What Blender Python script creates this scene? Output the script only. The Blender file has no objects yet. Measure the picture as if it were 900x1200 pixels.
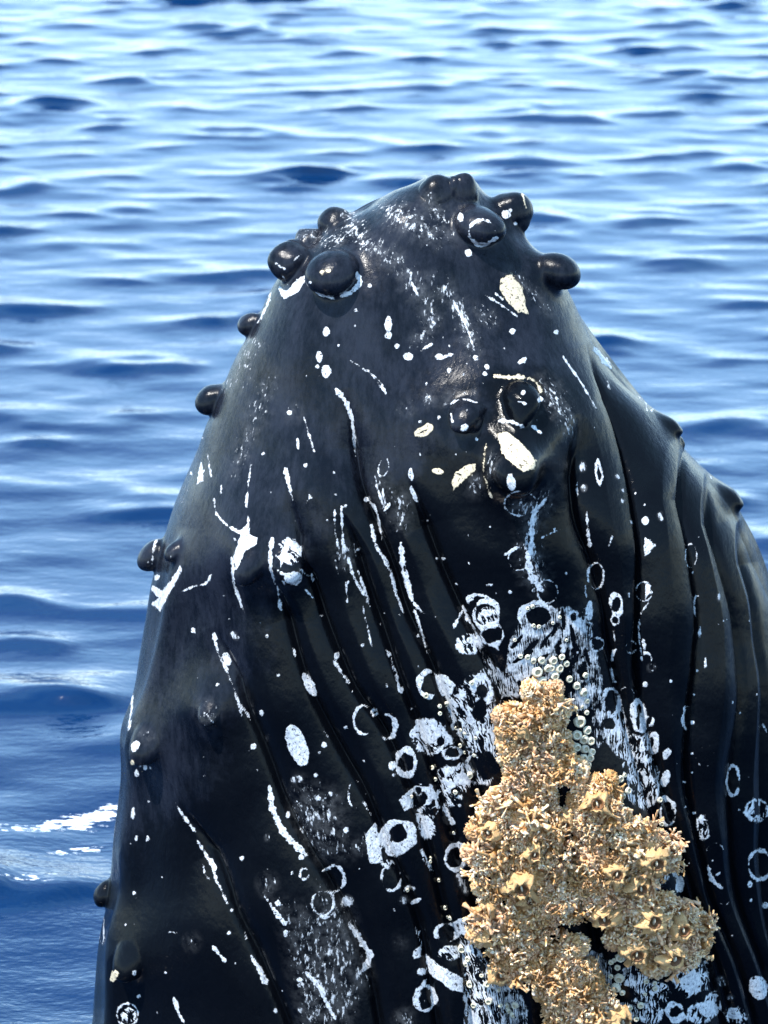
import bpy, bmesh, math, random
import numpy as np
from mathutils import Vector, Matrix

# ------------------------------------------------------------------ camera, light, exposure
PITCH = math.radians(15.0)            # camera looks down on the head from a boat deck
DIST = 12.0                           # metres from lens to whale
MPP = 2.4 / 900.0                     # metres per photo pixel at the whale
W0 = np.array([0.0, 0.0, 1.85])       # point seen at the middle of the picture
RIGHT = np.array([1.0, 0.0, 0.0])
UP = np.array([0.0, math.sin(PITCH), math.cos(PITCH)])
BACK = np.array([0.0, -math.cos(PITCH), math.sin(PITCH)])
CAM = W0 + BACK * DIST
SUN_EL, SUN_AZ = math.radians(61), math.radians(226)   # azimuth clockwise from +y (away from camera): from the left, a little behind the boat
EXPOSURE = 1.5

sc = bpy.context.scene
COL = sc.collection
cam_d = bpy.data.cameras.new("camera")
cam = bpy.data.objects.new("camera", cam_d)
COL.objects.link(cam)
cam.matrix_world = Matrix(((RIGHT[0], UP[0], BACK[0], CAM[0]),
                           (RIGHT[1], UP[1], BACK[1], CAM[1]),
                           (RIGHT[2], UP[2], BACK[2], CAM[2]),
                           (0, 0, 0, 1)))
cam_d.sensor_fit = 'HORIZONTAL'
cam_d.sensor_width = 24.0
cam_d.lens = 24.0 * DIST / 2.4
cam_d.clip_start = 0.1
cam_d.clip_end = 20000
cam_d.dof.use_dof = True
cam_d.dof.focus_distance = DIST - 0.55
cam_d.dof.aperture_fstop = 5.0
sc.camera = cam
sc.render.resolution_x, sc.render.resolution_y = 768, 1024

world = bpy.data.worlds.new("World")
sc.world = world
world.use_nodes = True
wn, wl = world.node_tree.nodes, world.node_tree.links
wn.clear()
w_out = wn.new("ShaderNodeOutputWorld")
w_bg = wn.new("ShaderNodeBackground")
w_sky = wn.new("ShaderNodeTexSky")
w_sky.sky_type = 'NISHITA'
w_sky.sun_disc = False
w_sky.sun_elevation = SUN_EL
w_sky.sun_rotation = SUN_AZ
w_sky.altitude = 0
w_sky.air_density = 0.75
w_sky.dust_density = 0.1
w_sky.ozone_density = 1.2
w_bg.inputs['Strength'].default_value = 0.15
# thin bright cloud veil added over the unseen sky, to brighten the water's reflections
w_co = wn.new("ShaderNodeTexCoord")
w_map = wn.new("ShaderNodeMapping")
w_map.inputs['Scale'].default_value = (1.0, 1.0, 2.6)
w_noise = wn.new("ShaderNodeTexNoise")
w_noise.inputs['Scale'].default_value = 2.6
w_noise.inputs['Detail'].default_value = 5.0
w_ramp = wn.new("ShaderNodeMapRange")
w_ramp.interpolation_type = 'SMOOTHSTEP'
for k_, v_ in (('From Min', .30), ('From Max', .72), ('To Min', .03), ('To Max', .34)):
    w_ramp.inputs[k_].default_value = v_
w_mix = wn.new("ShaderNodeMix")
w_mix.data_type = 'RGBA'
wl.new(w_co.outputs['Generated'], w_map.inputs['Vector'])
wl.new(w_map.outputs[0], w_noise.inputs['Vector'])
wl.new(w_noise.outputs[0], w_ramp.inputs['Value'])
wl.new(w_ramp.outputs[0], w_mix.inputs['Factor'])
wl.new(w_sky.outputs[0], w_mix.inputs[6])
w_mix.inputs[7].default_value = (3.3, 7.0, 9.7, 1.0)
wl.new(w_mix.outputs[2], w_bg.inputs['Color'])
wl.new(w_bg.outputs[0], w_out.inputs['Surface'])

sun_d = bpy.data.lights.new("sun", 'SUN')
sun_d.energy = 3.3
sun_d.angle = math.radians(0.5)
sun_d.color = (1.0, 0.96, 0.90)
sun = bpy.data.objects.new("sun", sun_d)
COL.objects.link(sun)
SUN_DIR = Vector((math.sin(SUN_AZ) * math.cos(SUN_EL), math.cos(SUN_AZ) * math.cos(SUN_EL), math.sin(SUN_EL)))
sun.rotation_euler = SUN_DIR.to_track_quat('Z', 'Y').to_euler()
sun.location = (-6, -4, 12)

sc.view_settings.view_transform = 'Standard'
sc.view_settings.look = 'None'
sc.view_settings.exposure = EXPOSURE
sc.view_settings.gamma = 1.0
sc.view_settings.use_curve_mapping = False

rng = np.random.default_rng(7)
random.seed(7)


# ------------------------------------------------------------------ small helpers
def point(px, py, zc):
    """world point of photo pixel(s) at distance zc in front of the whale's middle plane"""
    px, py, zc = np.broadcast_arrays(np.asarray(px, float), np.asarray(py, float), np.asarray(zc, float))
    f = (1 - zc / DIST)
    return (W0 + zc[..., None] * BACK + ((px - 450) * MPP * f)[..., None] * RIGHT
            + ((600 - py) * MPP * f)[..., None] * UP)


def pixel(P):
    d = P - W0
    zc = d @ BACK
    f = 1 - zc / DIST
    return 450 + (d @ RIGHT) / f / MPP, 600 - (d @ UP) / f / MPP, zc


def tag(o, label=None, category=None, group=None, kind=None):
    if label: o["label"] = label
    if category: o["category"] = category
    if group: o["group"] = group
    if kind: o["kind"] = kind
    return o


def mesh_from(name, V, quads=None, tris=None, polys=None, smooth=True):
    me = bpy.data.meshes.new(name)
    V = np.asarray(V, np.float32)
    if polys is not None:
        me.from_pydata(V.tolist(), [], polys)
    else:
        parts, sizes = [], []
        for arr, k in ((quads, 4), (tris, 3)):
            if arr is not None and len(arr):
                arr = np.asarray(arr, np.int32)
                parts.append(arr.ravel())
                sizes.append(np.full(len(arr), k, np.int32))
        loops = np.concatenate(parts)
        sz = np.concatenate(sizes)
        me.vertices.add(len(V))
        me.vertices.foreach_set("co", V.ravel())
        me.loops.add(len(loops))
        me.loops.foreach_set("vertex_index", loops)
        me.polygons.add(len(sz))
        starts = np.concatenate([[0], np.cumsum(sz)[:-1]]).astype(np.int32)
        me.polygons.foreach_set("loop_start", starts)
        me.update(calc_edges=True)
        me.validate()
    if smooth:
        me.polygons.foreach_set("use_smooth", np.ones(len(me.polygons), bool))
    me.update()
    return me


def put_float(me, name, a):
    at = me.attributes.new(name, 'FLOAT', 'POINT')
    at.data.foreach_set("value", np.asarray(a, np.float32).ravel())


def put_vec(me, name, a):
    at = me.attributes.new(name, 'FLOAT_VECTOR', 'POINT')
    at.data.foreach_set("vector", np.asarray(a, np.float32).ravel())


def obj(name, me, mat=None, parent=None):
    o = bpy.data.objects.new(name, me)
    COL.objects.link(o)
    if mat is not None and me is not None and len(me.materials) == 0:
        me.materials.append(mat)
    if parent is not None:
        o.parent = parent
    return o


class NT:
    """tiny node-tree writer"""
    def __init__(self, name):
        self.mat = bpy.data.materials.new(name)
        self.mat.use_nodes = True
        self.t = self.mat.node_tree
        self.t.nodes.clear()
        self.out = self.t.nodes.new("ShaderNodeOutputMaterial")
        self.p = self.t.nodes.new("ShaderNodeBsdfPrincipled")
        self.t.links.new(self.p.outputs[0], self.out.inputs['Surface'])

    def n(self, kind, **kw):
        nd = self.t.nodes.new(kind)
        for k, v in kw.items():
            setattr(nd, k, v)
        return nd

    def link(self, a, b):
        self.t.links.new(a, b)

    def put(self, sock, v):
        if hasattr(v, "is_linked"):
            self.link(v, sock)
        else:
            sock.default_value = v

    def math(self, op, a, b=None, c=None, clamp=False):
        nd = self.n("ShaderNodeMath", operation=op)
        nd.use_clamp = clamp
        for i, v in enumerate((a, b, c)):
            if v is not None:
                self.put(nd.inputs[i], v)
        return nd.outputs[0]

    def attr(self, name, out='Fac'):
        nd = self.n("ShaderNodeAttribute", attribute_name=name)
        return nd.outputs[out]

    def noise(self, vec, scale, detail=3.0, rough=0.55, out=0, w=None, distortion=0.0):
        nd = self.n("ShaderNodeTexNoise")
        if vec is not None:
            self.link(vec, nd.inputs['Vector'])
        nd.inputs['Scale'].default_value = scale
        nd.inputs['Detail'].default_value = detail
        nd.inputs['Roughness'].default_value = rough
        nd.inputs['Distortion'].default_value = distortion
        return nd.outputs[out]

    def step(self, v, lo, hi, a=0.0, b=1.0):
        nd = self.n("ShaderNodeMapRange", interpolation_type='SMOOTHSTEP')
        self.put(nd.inputs['Value'], v)
        nd.inputs['From Min'].default_value = lo
        nd.inputs['From Max'].default_value = hi
        nd.inputs['To Min'].default_value = a
        nd.inputs['To Max'].default_value = b
        return nd.outputs[0]

    def mix(self, f, a, b):
        nd = self.n("ShaderNodeMix", data_type='RGBA')
        self.put(nd.inputs['Factor'], f)
        self.put(nd.inputs[6], a if hasattr(a, "is_linked") else (*a, 1.0))
        self.put(nd.inputs[7], b if hasattr(b, "is_linked") else (*b, 1.0))
        return nd.outputs[2]

    def mapping(self, vec, scale=(1, 1, 1), rot=(0, 0, 0)):
        nd = self.n("ShaderNodeMapping")
        self.link(vec, nd.inputs['Vector'])
        nd.inputs['Scale'].default_value = scale
        nd.inputs['Rotation'].default_value = rot
        return nd.outputs[0]

    def bump(self, h, strength, distance, normal=None):
        nd = self.n("ShaderNodeBump")
        nd.inputs['Strength'].default_value = strength
        nd.inputs['Distance'].default_value = distance
        self.link(h, nd.inputs['Height'])
        if normal is not None:
            self.link(normal, nd.inputs['Normal'])
        return nd.outputs[0]


# ------------------------------------------------------------------ sea
def sea_material():
    m = NT("sea_water")
    co = m.n("ShaderNodeTexCoord").outputs['Object']
    white_patch = m.attr("white_patch")
    p = m.p
    p.inputs['IOR'].default_value = 1.35
    n1 = m.noise(m.mapping(co, (0.55, 1.0, 1.0)), 9.0, 3, 0.55)
    n2 = m.noise(m.mapping(co, (0.7, 1.0, 1.0)), 30.0, 2, 0.5)
    b1 = m.bump(n1, 0.18, 0.03)
    calm = m.attr("chop")
    b2 = m.n("ShaderNodeBump")
    m.link(n2, b2.inputs['Height']); m.link(b1, b2.inputs['Normal'])
    b2.inputs['Distance'].default_value = 0.01
    m.link(calm, b2.inputs['Strength'])
    fn = m.noise(m.mapping(co, (.6, 1.4, 1)), 20.0, 5, 0.65)
    fm = m.step(m.math('ADD', white_patch, m.math('MULTIPLY', m.math('SUBTRACT', fn, 0.5), 0.26)), -0.004, 0.012)
    deep = m.mix(m.noise(co, 0.5, 2, 0.5), (0.0001, 0.0125, 0.050), (0.0001, 0.0170, 0.066))
    m.link(m.mix(fm, deep, (0.78, 0.83, 0.87)), p.inputs['Base Color'])
    m.link(m.math('ADD', m.math('MULTIPLY', fm, 0.5), 0.06), p.inputs['Roughness'])
    m.link(b2.outputs[0], p.inputs['Normal'])
    return m.mat


def axis_coords(lo, hi, step, far, grow=1.16):
    c = list(np.arange(lo, hi + 1e-6, step))
    d, x = step, c[-1]
    while x < far:
        d *= grow; x += d; c.append(x)
    d, x = step, c[0]
    pre = []
    while x > -far:
        d *= grow; x -= d; pre.append(x)
    return np.array(pre[::-1] + c)


def build_sea():
    xs = axis_coords(-11, 11, 0.055, 6000, 1.09)
    ys = axis_coords(-2.5, 34, 0.06, 6000, 1.09)
    X, Y = np.meshgrid(xs, ys)
    sx = np.gradient(xs)[None, :] * np.ones_like(X)
    sy = np.gradient(ys)[:, None] * np.ones_like(X)
    sp = np.maximum(sx, sy)
    r = np.random.default_rng(21)
    Z = np.zeros_like(X); DX = np.zeros_like(X); DY = np.zeros_like(X)
    N = 170
    for i in range(N):
        lam = 0.15 * (3.6 / 0.15) ** r.random()
        spread = 0.85
        psi = math.radians(-96) + r.normal() * spread
        k = 2 * math.pi / lam
        kx, ky = k * math.cos(psi), k * math.sin(psi)
        slope = 0.0136 * (0.5 + r.random()) * math.exp(-(math.log(lam / 0.62) / 1.10) ** 2) * 1.42
        A = slope / k
        ph = r.random() * 6.283
        fade = np.clip((lam / sp - 2.2) / 2.0, 0, 1)
        # wave groups: each train comes and goes over a few metres, so crests stay short
        g = 0
        for q in range(2):
            gx = r.normal(size=2) * 2.2 / (0.4 + lam)
            g = g + np.sin(X * gx[0] * 0.8 + Y * gx[1] + r.random() * 6.28)
        g = np.clip(0.40 + 0.75 * g, 0, 2.4)
        a = kx * X + ky * Y + ph
        s, c = np.sin(a), np.cos(a)
        w = A * fade * g
        Z += w * s
        DX += w * (kx / k) * c * 0.7
        DY += w * (ky / k) * c * 0.7
    zs = Z / Z[:200, 100:300].std()              # flat troughs, separate pointed wavelets
    Z = Z * 0.50 + Z[:200, 100:300].std() * 0.62 * np.maximum(zs - 0.25, 0) ** 1.5
    Z *= 1 + 0.7 * np.exp(-((np.hypot(X, Y) - 1.6) / 1.8) ** 2)      # stirred up round the whale
    DY -= 1.9 * Z                      # faces towards the boat are the steep ones
    DX += 0.6 * Z
    white_patch = np.full(X.shape, -0.3)
    chop = np.full(X.shape, 0.10)
    # slow water and small chop where the whale disturbs the surface
    rad = np.hypot(X, Y)
    chop += 0.30 * np.exp(-((rad - 1.4) / 1.3) ** 2)
    for (fx, fy, fw, fh, rot) in WHITE_PATCHES:
        q = sea_point(fx, fy)
        c, s = math.cos(rot), math.sin(rot)
        ux, uy = (X - q[0]) * c + (Y - q[1]) * s, -(X - q[0]) * s + (Y - q[1]) * c
        d = np.sqrt((ux / fw) ** 2 + (uy / fh) ** 2)
        white_patch = np.maximum(white_patch, (1 - d) * min(fw, fh))
    V = np.stack([X + DX, Y + DY, Z], -1).reshape(-1, 3)
    ny, nx = X.shape
    I = np.arange(nx * ny).reshape(ny, nx)
    Q = np.stack([I[:-1, :-1], I[:-1, 1:], I[1:, 1:], I[1:, :-1]], -1).reshape(-1, 4)
    me = mesh_from("sea", V, quads=Q)
    put_float(me, "white_patch", white_patch)
    put_float(me, "chop", chop)
    o = obj("sea", me, sea_material())
    tag(o, "rippled deep blue open sea reflecting a pale sky", "sea", kind="structure")
    return o


def sea_point(px, py):
    """where the ray of a photo pixel meets the water"""
    d = point(px, py, 0.0) - CAM
    t = -CAM[2] / d[2]
    return CAM + d * t


WHITE_PATCHES = [(112, 956, .16, .045, .75), (74, 964, .13, .026, .25), (20, 969, .13, .018, .0),  # white, rougher patches coloured into the water surface
        (32, 1032, .055, .022, .0), (102, 994, .035, .018, .0), (78, 998, .022, .013, 0)]
build_sea()


# ------------------------------------------------------------------ whale: body surface
def spline(pts, t_new):
    """Catmull-Rom through pts, by chord length, sampled at t in 0..1"""
    P = np.asarray(pts, float)
    t = np.concatenate([[0], np.cumsum(np.sqrt(np.linalg.norm(np.diff(P[:, :2], axis=0), axis=1)) ** 2)])
    t /= t[-1]
    m = np.gradient(P, t, axis=0)
    idx = np.clip(np.searchsorted(t, t_new, side='right') - 1, 0, len(t) - 2)
    h = (t[idx + 1] - t[idx])[:, None]
    u = ((t_new - t[idx]) / (t[idx + 1] - t[idx]))[:, None]
    h00 = 2 * u ** 3 - 3 * u ** 2 + 1; h10 = u ** 3 - 2 * u ** 2 + u
    h01 = -2 * u ** 3 + 3 * u ** 2; h11 = u ** 3 - u ** 2
    return h00 * P[idx] + h10 * h * m[idx] + h01 * P[idx + 1] + h11 * h * m[idx + 1]


# outline of the head: left x, left y, right x, right y (photo pixels)
OUT = [(512, 214, 512, 214), (478, 220, 548, 220), (440, 234, 582, 248), (398, 258, 610, 281),
       (352, 302, 640, 316), (320, 345, 667, 352), (287, 403, 704, 404), (258, 462, 754, 468),
       (228, 535, 804, 528), (203, 595, 848, 574), (183, 665, 884, 630), (168, 740, 911, 705),
       (155, 825, 935, 795), (143, 920, 953, 900), (130, 1020, 968, 1010), (118, 1120, 980, 1120),
       (107, 1220, 990, 1220), (92, 1370, 1000, 1370), (80, 1560, 1008, 1560), (74, 1750, 1010, 1750)]
LEAN = math.radians(-10.0)
NF, NB = 760, 130

t_vis = np.linspace(0.004, 0.70, 730)
t_rows = np.concatenate([t_vis, np.linspace(0.70, 1.0, 40)[1:]])
LR = spline(OUT, t_rows)
lx, ly, rx, ry = LR.T
cx, cy = (lx + rx) / 2, (ly + ry) / 2
hw = np.hypot(rx - lx, ry - ly) / 2 * MPP
axis_z = (600 - cy) * MPP * math.tan(PITCH - LEAN)
th = np.concatenate([np.linspace(0, math.pi, NF, endpoint=False), np.linspace(math.pi, 2 * math.pi, NB, endpoint=False)])
front = np.sin(th) >= -1e-9
ct, st = np.cos(th), np.sin(th)
depth_f, depth_b = 0.80, 0.75
# slightly squared cross-section
ce = np.sign(ct) * np.abs(ct) ** 0.94
se = np.sign(st) * np.abs(st) ** 0.90
PX = cx[:, None] + ce[None, :] * ((rx - lx) / 2)[:, None]
PY = cy[:, None] + ce[None, :] * ((ry - ly) / 2)[:, None]
fz = np.where(se > 0, depth_f, depth_b)[None, :] * se[None, :] * hw[:, None]
ZC = axis_z[:, None] + fz
B = point(PX, PY, ZC)                                  # rows x cols x 3
NR, NC = B.shape[:2]
FRONT = np.broadcast_to(front[None, :], (NR, NC))


def grid_normals(B):
    du = np.roll(B, -1, 1) - np.roll(B, 1, 1)
    dv = np.gradient(B, axis=0)
    n = np.cross(dv, du)
    n /= np.linalg.norm(n, axis=-1, keepdims=True) + 1e-12
    c = B.mean(axis=1, keepdims=True)
    flip = np.sign(np.mean(np.sum(n * (B - c), -1)))
    return n * flip


NRM = grid_normals(B)
px, py, _ = pixel(B)


def seg_dist(X, Y, poly, closed=False):
    """distance to a polyline and the running length of the nearest spot"""
    P = [tuple(p[:2]) for p in poly]
    if closed: P = P + [P[0]]
    best = np.full(X.shape, 1e9); run = np.zeros(X.shape); acc = 0.0
    for (x0, y0), (x1, y1) in zip(P[:-1], P[1:]):
        dx, dy = x1 - x0, y1 - y0
        L2 = dx * dx + dy * dy + 1e-9
        t = np.clip(((X - x0) * dx + (Y - y0) * dy) / L2, 0, 1)
        d = np.hypot(X - x0 - t * dx, Y - y0 - t * dy)
        k = d < best
        best = np.where(k, d, best)
        run = np.where(k, acc + t * math.sqrt(L2), run)
        acc += math.sqrt(L2)
    return best, run, acc


def smooth_line(pts, n=6):
    t = np.linspace(0, 1, n * (len(pts) - 1) + 1)
    return spline(np.array(pts, float), t)


GROOVES = [
    [(210, 940), (233, 987), (257, 1033), (273, 1073), (297, 1123), (320, 1177), (345, 1250), (360, 1330)],
    [(246, 735), (270, 793), (287, 843), (307, 893), (325, 940), (353, 993), (376, 1030), (400, 1077), (427, 1143), (440, 1197), (455, 1330)],
    [(316, 660), (327, 713), (343, 767), (363, 823), (393, 883), (425, 935), (450, 993), (480, 1060), (493, 1103), (503, 1157), (515, 1230), (525, 1330)],
    [(342, 575), (350, 627), (370, 713), (390, 763), (413, 813), (447, 860), (467, 900), (485, 947), (510, 1030), (523, 1083), (543, 1130), (552, 1200), (560, 1330)],
    [(397, 590), (415, 650), (432, 705), (452, 757), (467, 797), (485, 843), (507, 907), (525, 965), (548, 1040), (575, 1110), (600, 1200), (612, 1330)],
    [(404, 455), (409, 490), (416, 552), (435, 613), (455, 660), (475, 720), (497, 763), (515, 805), (533, 857), (552, 913), (590, 1000), (640, 1150), (660, 1330)],
    [(476, 552), (490, 590), (513, 653), (537, 708), (567, 767), (592, 815), (640, 930), (700, 1100), (730, 1330)],
    [(671, 485), (672, 560), (681, 615), (698, 655), (712, 702), (720, 760), (730, 804), (744, 870), (762, 935), (788, 1000), (818, 1085), (850, 1187), (880, 1330)],
    [(690, 400), (719, 469), (736, 519), (747, 567), (753, 617), (755, 664), (753, 717), (753, 790), (760, 840), (775, 900), (800, 990), (830, 1085), (860, 1180), (890, 1330)],
    [(799, 512), (805, 572), (814, 622), (819, 673), (823, 725), (819, 775), (813, 833), (810, 906), (818, 962), (830, 1012), (842, 1055), (860, 1100), (877, 1145), (892, 1195), (920, 1330)],
    [(826, 543), (842, 594), (852, 640), (862, 685), (871, 731), (874, 804), (868, 892), (866, 950), (872, 1012), (882, 1062), (894, 1105), (915, 1170), (940, 1330)],
    [(868, 590), (890, 680), (902, 780), (906, 900), (916, 1050), (940, 1330)],
]
disp = np.zeros((NR, NC))
colsF = np.where(front)[0]
fx, fy = px[:, colsF], py[:, colsF]
gd = np.full(fx.shape, 0.0)
for gi, g in enumerate(GROOVES):
    d, run, L = seg_dist(fx, fy, smooth_line(g, 4))
    fade = np.clip(run / 70.0, 0, 1) ** 1.2
    hid = 1.0
    w1 = 3.8
    val = fade * (0.0200 * np.exp(-(d / w1) ** 2) + 0.0420 * np.exp(-(d / 19.0) ** 1.35))
    gd = np.maximum(gd, val)
disp[:, colsF] -= gd
# overlap of the pleats on the right flank: each steps in behind its neighbour
for gi, amt in ((8, .016), (9, .010)):
    line = smooth_line(GROOVES[gi], 4)
    xl = np.interp(fy, line[:, 1], line[:, 0], left=1e4, right=line[-1, 0])
    side = fx - xl
    fade = np.clip((fy - line[0, 1]) / 60, 0, 1) * np.clip((1150 - fy) / 300, 0.3, 1)
    disp[:, colsF] += np.where(side < 0, amt * np.exp(side / 26.0), 0) * fade

# broad mounds: x, y, radius, height (m)
MOUNDS = [(598, 510, 88, .080), (478, 262, 34, .040), (520, 300, 60, .02), (510, 222, 22, .030), (543, 222, 18, .030),
          (430, 250, 30, -.012), (606, 540, 38, .080), (290, 650, 40, .030), (338, 645, 40, .018), (243, 832, 34, .022),
          (172, 865, 46, .035), (150, 1115, 46, .022), (440, 400, 90, .018), (360, 470, 90, .012), (700, 1000, 110, .02),
          (550, 470, 40, .012), (640, 300, 40, .02), (620, 640, 60, .01)]
for (mx, my, mr, mh) in MOUNDS:
    d2 = ((fx - mx) ** 2 + (fy - my) ** 2) / (mr * mr)
    disp[:, colsF] += mh * np.exp(-d2 * 1.1)
# lip ridge down the left side, with the cheek falling away behind it
ridge = smooth_line([(218, 620), (205, 690), (190, 760), (172, 850), (158, 930), (147, 1020), (140, 1120), (128, 1220), (110, 1330)], 4)
d, run, L = seg_dist(fx, fy, ridge)
xr = np.interp(fy, ridge[:, 1], ridge[:, 0])
fade = np.clip((fy - 620) / 90, 0, 1)
disp[:, colsF] += fade * (0.022 * np.exp(-(d / 15.0) ** 2) - np.where(fx < xr, 0.035 * (1 - np.exp(-((fx - xr) / 16.0) ** 2)), 0) * np.clip((fx - lx[:, None]) / 14.0, 0, 1))
# soft unevenness of skin over fat
for i in range(26):
    a = rng.random() * 6.283
    lam = 60 + 240 * rng.random()
    disp[:, colsF] += 0.0016 * (lam / 150) * np.sin((fx * math.cos(a) + fy * math.sin(a)) * 6.283 / lam + rng.random() * 6.28)
edge = np.clip(np.sin(th) / 0.10, 0, 1)
edge_s = np.where(front, 0.35 + 0.65 * edge, 0)
disp *= edge_s[None, :]
S = B + NRM * disp[..., None]
N2 = grid_normals(S)

# lookup: photo pixel -> nearest visible surface vertex
def make_lookup(S, x0=-20, x1=1040, y0=150, y1=1400):
    qx, qy, qz = pixel(S[:, colsF])
    ix = np.round((qx - x0) / 2).astype(int); iy = np.round((qy - y0) / 2).astype(int)
    W, H = (x1 - x0) // 2 + 1, (y1 - y0) // 2 + 1
    ok = (ix >= 0) & (ix < W) & (iy >= 0) & (iy < H)
    r_, c_ = np.nonzero(ok)
    order = np.argsort(qz[r_, c_])
    tab = np.full((H, W, 2), -1, int)
    tab[iy[r_, c_][order], ix[r_, c_][order], 0] = r_[order]
    tab[iy[r_, c_][order], ix[r_, c_][order], 1] = colsF[c_[order]]

    def look(x, y):
        i, j = int(round((y - y0) / 2)), int(round((x - x0) / 2))
        for rad in range(0, 60):
            best = None
            i0, i1, j0, j1 = max(i - rad, 0), min(i + rad + 1, H), max(j - rad, 0), min(j + rad + 1, W)
            sub = tab[i0:i1, j0:j1]
            k = np.argwhere(sub[..., 0] >= 0)
            if len(k):
                dd = (k[:, 0] + i0 - i) ** 2 + (k[:, 1] + j0 - j) ** 2
                b = k[np.argmin(dd)]
                return tuple(sub[b[0], b[1]])
        return None
    return look


look = make_lookup(S)
DOWN = np.array([0, 0, -1.0])
# tubercles: x, y of the knob's middle, bulb radius px, stalk height (in radii), base radius (in radii), droop, undercut angle
KNOBS = [
    (341, 266, 18, .15, 1.9, .10, 90), (387, 253, 20, .08, 1.9, .0, 82), (341, 306, 23, .28, 1.9, .25, 98),
    (391, 320, 30, .25, 1.75, .35, 96), (562, 262, 26, .40, 2.0, .50, 100), (598, 246, 23, .40, 2.0, .25, 96),
    (652, 316, 24, .55, 2.6, .35, 98), (290, 377, 15, .12, 2.1, .20, 84), (246, 459, 19, .22, 2.1, .30, 90),
    (179, 641, 21, .25, 2.0, .40, 92), (121, 1046, 17, .15, 2.1, .35, 86),
    (206, 648, 13, .05, 1.9, .30, 76), (340, 662, 19, .05, 1.9, .40, 74),
    (545, 487, 19, .28, 2.3, .60, 98), (613, 463, 20, .32, 2.5, .55, 98), (604, 545, 30, .0, 2.0, .40, 66),
]
base_px = []
for (kx, ky, ka, kh, kr, droop, am) in KNOBS:
    bx, by = kx, ky
    a = ka * MPP
    for it in range(5):
        r_, c_ = look(bx, by)
        n = N2[r_, c_]
        dv = n + droop * DOWN
        dv = dv / np.linalg.norm(dv)
        tip = S[r_, c_] + dv * kh * a
        qx, qy, _ = pixel(tip)
        bx += (kx - qx) * 0.8; by += (ky - qy) * 0.8
    base_px.append((r_, c_))
S0 = S.copy()
for (kx, ky, ka, kh, kr, droop, am), (r_, c_) in zip(KNOBS, base_px):
    a = ka * MPP; H = kh * a; R = kr * a
    c = S0[r_, c_]
    # average normal around the spot
    r0, r1 = max(r_ - 6, 0), r_ + 7
    cc = np.arange(c_ - 6, c_ + 7) % NC
    n = N2[r0:r1][:, cc].reshape(-1, 3).mean(0); n /= np.linalg.norm(n)
    dv = n + droop * DOWN; dv /= np.linalg.norm(dv)
    rel = S - c
    hn = rel @ n
    t = rel - hn[..., None] * n
    r = np.linalg.norm(t, axis=-1)
    k = (r < R) & (np.abs(hn) < 2.2 * R)
    if not k.any(): continue
    rr, tt, hh = r[k], t[k], hn[k]
    s = rr / R
    e = tt / (rr[:, None] + 1e-9)
    AM = math.radians(am)
    s1 = 0.60
    al = np.clip(s / s1, 0, 1) * AM
    rho = a * np.sin(al); h = H + a * np.cos(al)
    p0, h0 = a * math.sin(AM), H + a * math.cos(AM)
    u = np.clip((s - s1) / (1 - s1), 0, 1)
    Lt = math.hypot(R - p0, h0)
    d0 = np.array([math.cos(AM), -math.sin(AM)]) * Lt * 0.9
    d1 = np.array([1.0, 0.0]) * Lt * 1.1
    h00 = 2 * u ** 3 - 3 * u ** 2 + 1; h10 = u ** 3 - 2 * u ** 2 + u
    h01 = -2 * u ** 3 + 3 * u ** 2; h11 = u ** 3 - u ** 2
    rho2 = h00 * p0 + h10 * d0[0] + h01 * R + h11 * d1[0]
    h2 = h00 * h0 + h10 * d0[1]
    rho = np.where(s < s1, rho, rho2); h = np.where(s < s1, h, h2)
    eff = np.clip((2.2 * R - np.abs(hh)) / (0.8 * R), 0, 1)
    keep = np.clip((s - 0.25) / 0.75, 0, 1)
    newp = c + e * rho[:, None] + dv * h[:, None] + n * (hh * keep)[:, None]
    # knobs are not perfect balls
    q = (newp - c) / a
    lump = np.zeros(len(q))
    for w_ in range(6):
        kv = rng.normal(size=3) * (1.1 + .35 * w_)
        lump += np.sin(q @ kv + rng.random() * 6.28) * .050 / (1 + .35 * w_)
    newp = newp + (newp - (c + dv * H)) * (lump * np.clip((1 - s) * 3, 0, 1))[:, None]
    old = S[k]
    S[k] = old + (newp - old) * eff[:, None]

# blunt bumps that grow out of the pleats on the right edge: x, y, radius px, height m, droop
for (kx, ky, kr, kh, droop) in ((171, 868, 20, .072, 1.0),
                              (152, 1122, 20, .070, 1.0), (290, 658, 18, .064, 1.1), (243, 834, 12, .038, .9),
                              (512, 221, 18, .034, -.5), (544, 222, 17, .044, -.5), (778, 496, 18, .050, .70), (795, 518, 9, .014, .3), (856, 576, 19, .050, .70)):
    r_, c_ = look(kx, ky)
    n = N2[max(r_ - 6, 0):r_ + 7][:, np.arange(c_ - 6, c_ + 7) % NC].reshape(-1, 3).mean(0)
    dv = n / np.linalg.norm(n) + droop * DOWN + (.25 if kx > 600 else .06 if kx > 400 else -.12) * RIGHT
    dv /= np.linalg.norm(dv)
    q = np.linalg.norm(S - S0[r_, c_], axis=-1) / (kr * MPP)
    dome = kh / (1 + (q / .95) ** 4)
    if kx < 700: dome = .5 * dome + .5 * kh * np.sqrt(np.clip(1 - (q / 1.15) ** 2, 0, 1))
    S = S + dv * dome[..., None] * np.clip(3 - q, 0, 1)[..., None]

N3 = grid_normals(S)
px, py, _ = pixel(S)
vis = FRONT.copy()
sel = np.nonzero(vis.ravel())[0]
VX, VY = px.ravel()[sel], py.ravel()[sel]

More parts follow.
